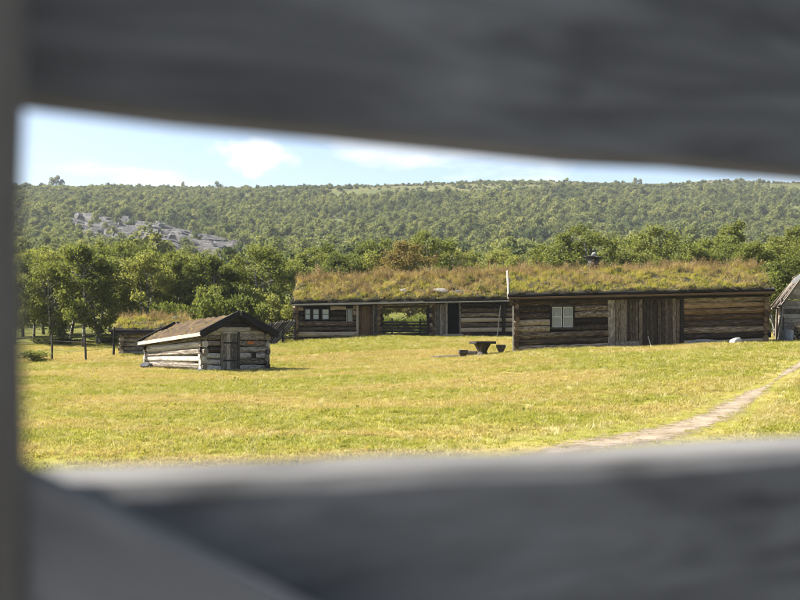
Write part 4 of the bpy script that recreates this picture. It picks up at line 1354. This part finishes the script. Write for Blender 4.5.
row = [(520, 256, 74), (540, 258, 70), (560, 240, 78), (579, 229, 74), (608, 248, 77), (628, 250, 73), (645, 243, 80), (659, 229, 76), (682, 246, 72), (700, 235, 80), (716, 240, 75), (732, 224, 77), (748, 244, 70), (640, 250, 92), (690, 248, 95), (540, 252, 95)]
for (px, py, d) in row: tree_px(k, px, py, d, LB_C, 'birches behind the near cabin', wide=1.05); k += 1
LB_D = 'green birch beside the woodshed at the gable end of the near cabin'
row = [(768, 246, 56), (784, 238, 62), (803, 225, 66), (822, 235, 60), (776, 262, 53), (845, 240, 58)]
for (px, py, d) in row: tree_px(k, px, py, d, LB_D, 'birches by the woodshed', wide=1.0); k += 1
# leaning bare birch stem by the shed
V, Fc = [], []
a = gp(778, 49); 
tube(V, Fc, [(0, 0, -.05), (-.12, 0, .5), (-.38, .05, 1.15), (-.42, .1, 1.9), (-.30, .1, 2.8)], [.05, .046, .04, .034, .02], 7)
bb = empty('young_birch', a); tag(bb, 'slender bent white birch stem between the cabin gable and woodshed', 'tree')
obj('trunk', mesh_np('birch_stem', V, Fc, M['bark'], True), bb)
r_ = np.random.default_rng(55)
cc = np.concatenate([np.array(c) + r_.normal(0, s, (160, 3)) for c, s in (((-.3, .1, 2.9), .3), ((-.5, .1, 2.3), .25), ((-.1, .1, 2.4), .22))])
obj('crown', quad_mesh('young_crown', leaf_quads(r_, cc, .12), M['leaf']), bb)

# shrubs
def shrub_mesh(seed, n=3400, size=.07):
    r = np.random.default_rng(seed); C = []; V, Fc = [], []
    for _ in range(16):
        c = np.array([r.normal(0, .38), r.normal(0, .38), r.uniform(.25, .95)]); rad = r.uniform(.18, .32)
        d = r.normal(size=(n // 16, 3)); d /= np.linalg.norm(d, axis=1)[:, None]
        C.append(c + d * rad * r.uniform(.3, 1.1, (n // 16, 1)) ** .6)
        tube(V, Fc, [(r.normal(0, .05), r.normal(0, .05), -.05), tuple(c * .55), tuple(c)], [.014, .01, .005], 4)
    return mesh_np('stem', V, Fc, M['bark']), quad_mesh('foliage', leaf_quads(r, np.concatenate(C), size, .4), M['leaf'])
SHR = [shrub_mesh(200 + i) for i in range(3)]
def shrub(i, px, pytop, d, wm, label, leaf, group=None):
    x = PX(px, d); z = h1(x, d); hgt = PZ(pytop, d) - z
    o = empty('shrub', (x, d, z), random.uniform(0, 6)); tag(o, label, 'shrub', group)
    for nm, me in zip(('stem', 'foliage'), SHR[i % 3]): obj(nm, me, o, scale=(wm, wm, hgt / 1.15), mat=leaf if nm == 'foliage' else None)
shrub(0, 161, 300, 55, 1.0, 'yellow-green shrub rising just behind the low turf hut roof', M['leaf_bright'])
shrub(1, 181, 303, 55.5, .9, 'rounded bright shrub behind the ridge between the two huts', M['leaf_bright'])
for (px, py, d) in ((214, 292, 58), (232, 294, 59), (250, 298, 59), (278, 300, 62), (204, 283, 62), (262, 288, 63)):
    shrub(int(px), px, py, d, 1.75, 'loose green shrub filling the wood edge behind the moss hut', M['leaf_bright'] if px % 4 else M['leaf'], 'shrubs at the wood edge')
shrub(2, 34, 350, 47.5, 1.0, 'dark low bush in the meadow by the leaning fence post', M['leaf'])
shrub(1, 66, 338, 63, 1.2, 'low shrub under the birches at the left meadow edge', M['leaf'], None)
for (px, py, d) in ((100, 336, 64), (120, 335, 65), (40, 338, 64), (150, 325, 62)):
    shrub(int(px), px, py, d, 1.3, 'dark undergrowth shrub in the shade beneath the grove trunks', M['leaf'], 'undergrowth of the grove')
for (px, py, d) in ((752, 305, 60), (770, 312, 58), (785, 300, 60), (690, 300, 60)):
    shrub(int(px), px, py, d, 1.2, 'green shrub filling the gap behind the cabin gable and woodshed', M['leaf'], 'shrubs behind the near cabin')
for (px, py, d) in ((385, 316, 68), (400, 318, 70), (416, 314, 69), (428, 318, 68)):
    shrub(int(px), px, py, d, 1.2, 'pale green shrub seen through the fenced passage of the far cabin', M['leaf_bright'], 'shrubs seen through the passage')

# ------------------------------------------------------------------ rock outcrop on the hill
OUT = empty('rock_outcrop', (0, 0, 0))
tag(OUT, 'bare grey rock slabs breaking out of the wooded hillside', 'rocks')
rr = np.random.default_rng(77)
def make_slab(seed):
    r = np.random.default_rng(seed); V, Fc = [], []
    n = 9; an = np.sort(r.uniform(0, 6.28, n))
    rad = r.uniform(.7, 1.1, n)
    for (z, k) in ((-1, 1.0), (.25, 1.04), (.75, .96), (1, .86)):
        for i in range(n): V.append((math.cos(an[i]) * rad[i] * k, math.sin(an[i]) * rad[i] * k, z + (r.normal(0, .22) if z > -1 else 0)))
    for j in range(3):
        for i in range(n):
            a_, b_ = j * n + i, j * n + (i + 1) % n
            Fc.append((a_, b_, b_ + n, a_ + n))
    Fc += [tuple(range(n))[::-1]]
    V.append((0, 0, 1.0)); Fc += [(3 * n + i, 3 * n + (i + 1) % n, 4 * n) for i in range(n)]
    return mesh_np('slab', V, Fc)
SLABS = [make_slab(500 + i) for i in range(5)]
TOPL = [(68, 220), (96, 218), (130, 222), (160, 226), (190, 233), (215, 238), (240, 245), (258, 251)]
BOTL = [(68, 227), (96, 237), (130, 249), (160, 254), (190, 259), (215, 265), (240, 267), (258, 261)]
def band(px): 
    return np.interp(px, [a for a, _ in TOPL], [b_ for _, b_ in TOPL]), np.interp(px, [a for a, _ in BOTL], [b_ for _, b_ in BOTL])
cnt = 0
for px in np.arange(70, 254, 5.0):
    t0, b0 = band(px)
    ny = max(1, int((b0 - t0) / 5.5))
    for j in range(ny):
        py = t0 + (b0 - t0) * (j + rr.uniform(.1, .9)) / ny
        q = ground_at(px + rr.uniform(-3, 3), py)
        sc_ = q.y / F
        w_ = rr.uniform(7, 20) * sc_; dp = w_ * rr.uniform(.6, 1.1); hh = rr.uniform(1.6, 4.2) * sc_
        obj('slab', SLABS[cnt % 5], OUT, (q.x, q.y, q.z + hh * .1), (.20 + rr.normal(0, .06), .20 + rr.normal(0, .05), rr.normal(.2, .25)), (w_, dp, hh), M['hill_rock'])
        cnt += 1


# ------------------------------------------------------------------ the wooded hillside (one mass)
def hill_tree(seed, n, hgt, wid, size, mat):
    r = np.random.default_rng(seed); C = []
    for _ in range(13):
        t = r.uniform(.22, 1); a = r.uniform(0, 6.28)
        rad = wid * .5 * math.sin(PI * (t * .8 + .12)) * r.uniform(.1, .75)
        c = np.array([rad * math.cos(a), rad * math.sin(a), t * hgt * .88])
        d = r.normal(size=(n // 13, 3)); d /= np.linalg.norm(d, axis=1)[:, None]
        C.append(c + d * r.uniform(.35, 1.0) * wid / 3 * r.uniform(.4, 1.1, (n // 13, 1)) ** .5 * np.array([1, 1, .8]))
    return bpy.data.objects.new('hill_tree', quad_mesh('hill_tree', leaf_quads(r, np.concatenate(C), size, .5), mat))
HTREES = [hill_tree(300 + i, 400, h_, w_, .42, M['leaf_far']) for i, (h_, w_) in enumerate(((4.2, 3.4), (3.4, 3.4), (4.8, 3.2), (2.6, 3.2), (3.8, 4.0)))] + [hill_tree(320, 300, 1.0, 2.4, .35, M['leaf_far'])]
hr = np.random.default_rng(88)
N = 50000
yy = np.sqrt(hr.uniform(125 ** 2, 900 ** 2, N)); xx = hr.uniform(-.46, .46, N) * yy
px = 400 + xx / yy * F
z = np.concatenate([H(xx[i:i + 4000], yy[i:i + 4000]) for i in range(0, N, 4000)])
py = HY - (z - CZ) / yy * F
tl = np.interp(px, [a for a, _ in TOPL], [b_ for _, b_ in TOPL]); bl = np.interp(px, [a for a, _ in BOTL], [b_ for _, b_ in BOTL])
inrock = (px > 72) & (px < 254) & (py > tl - 0) & (py < bl + 15)
dens = waves(xx, yy, 120) * .5 + waves(xx + 300, yy, 45) * .5
limit = np.interp(yy, [125, 480, 600, 690, 900], [-1.3, -.75, -.25, .35, .55]) - .9 * (px < 330) * (yy > 500)
keep = (~inrock | ((hr.random(N) < .22) & (waves(xx + 90, yy + 40, 26) > .8) & (py < bl - 2)) | (hr.random(N) < .03)) & (dens + hr.normal(0, .35, N) > limit)
xx, yy, z = xx[keep], yy[keep], z[keep]
n = len(xx)
sc = hr.uniform(.7, 1.1, n) * np.interp(yy, [125, 300, 700, 900], [.8, 1.0, .9, .55]) * np.exp(hr.normal(0, .22, n)) * (1 + .18 * waves(xx, yy, 90))
sc = np.clip(sc, .35, 1.9)
idx = np.where(yy > 615, hr.choice([3, 5, 5, 5, 5, 5], n), hr.choice([0, 1, 2, 3, 4, 4, 5], n))
rot = np.stack([np.zeros(n), np.zeros(n), hr.uniform(0, 6.28, n)], 1)
fo = scatter('hillside_wood', np.stack([xx, yy, z - .1], 1), rot, sc, idx, HTREES)
tag(fo, 'continuous low birch scrub covering the far hillside', 'wood', None, 'stuff')
for i, (px_, s_) in enumerate(((57, 1.9), (52, 1.5), (62, 1.4), (115, 1.1), (164, 1.1), (183, 1.0), (217, 1.2), (221, 1.0), (232, 1.1), (247, 1.5), (635, 1.15), (640, .95))):
    d = 770 if px_ < 300 else 690
    x = PX(px_, d)
    o = obj('ridge_tree', HTREES[(i * 2) % 5].data, None, (x, d, h1(x, d) - .7), (0, 0, i), (s_ * 1.15, s_ * 1.15, s_ * 1.2))
    tag(o, 'small lone tree standing against the sky on the hill crest' if px_ < 300 else 'dark lone tree on the open heath below the hill crest', 'tree', 'lone trees on the crest' if px_ < 300 else 'trees on the heath')

# ------------------------------------------------------------------ meadow grass
rm = np.random.default_rng(99)
MT = [blades(rm, 26, .050, .011, .12, 1.0, M['meadow_blade'], 'meadow_tuft') for _ in range(4)] + [blades(rm, 14, .085, .006, .09, .7, M['meadow_straw'], 'straw_tuft') for _ in range(2)] + [herb(rm, 26, .05, M['roof_green'], 'meadow_herb', .035)]
N = 120000
yy = np.sqrt(rm.uniform(9 ** 2, 64 ** 2, N)); xx = rm.uniform(-.45, .45, N) * (yy + 3)
pd = path_dist(xx, yy)
def inside(o_, x0, x1, y0, y1):
    c, s = math.cos(o_.rotation_euler.z), math.sin(o_.rotation_euler.z)
    u, v = xx - o_.location.x, yy - o_.location.y
    a, b_ = u * c + v * s, -u * s + v * c
    return (a > x0) & (a < x1) & (b_ > y0) & (b_ < y1)
bad = inside(C1, -.05, L1 + .05, -.02, D1) | inside(C2, -.05, xb, -.02, D2) | inside(C2, xc_, L2, 0, D2) | inside(HT, 0, Wh, 0, Lh) | inside(T3, 0, L3, 0, D3) | inside(T4, 0, W4, 0, D4)
drift = waves(xx * .6, yy, 7) * .6 + rm.normal(0, .5, N)
keep = ~bad & ((pd > .85 + rm.normal(0, .3, N)) | (rm.random(N) < .10)) & ((pd > 1.8) | (rm.random(N) < .65))
xx, yy, drift, pd = xx[keep], yy[keep], drift[keep], pd[keep]
n = len(xx)
z = np.concatenate([H(xx[i:i + 4000], yy[i:i + 4000]) for i in range(0, n, 4000)])
u = rm.random(n)
idx = np.where(u < .80 - .16 * (drift > .3), rm.integers(0, 4, n), np.where(u < .975, rm.integers(4, 6, n), 6))
idx = np.where((pd < 3.2) & (rm.random(n) < .45), rm.integers(4, 6, n), idx)
sc = rm.uniform(.6, 1.3, n) * np.interp(yy, [5, 20, 60], [.85, 1.0, 1.25])
sc = sc * np.where(pd < 2.2, .6, 1)
rot = np.stack([rm.normal(0, .12, n), rm.normal(0, .12, n), rm.uniform(0, 6.28, n)], 1)
tag(scatter('meadow_grass', np.stack([xx, yy, z], 1), rot, sc, idx, MT), 'short yellow-green grass covering the sunny meadow', 'grass', None, 'stuff')

# ------------------------------------------------------------------ summer haze
hz = box_part('haze', None, -4200, 4200, -70, 5100, -1.6, 150, None)
m = bpy.data.materials.new('haze'); m.use_nodes = True
nt = m.node_tree; nt.nodes.clear()
ho = nt.nodes.new('ShaderNodeOutputMaterial'); hv = nt.nodes.new('ShaderNodeVolumePrincipled')
hv.inputs['Color'].default_value = (.85, .92, 1.0, 1); hv.inputs['Density'].default_value = .00013
nt.links.new(hv.outputs[0], ho.inputs['Volume'])
hz.data.materials.append(m)
tag(hz, 'thin pale summer haze lying in the air of the valley', 'haze', None, 'stuff')
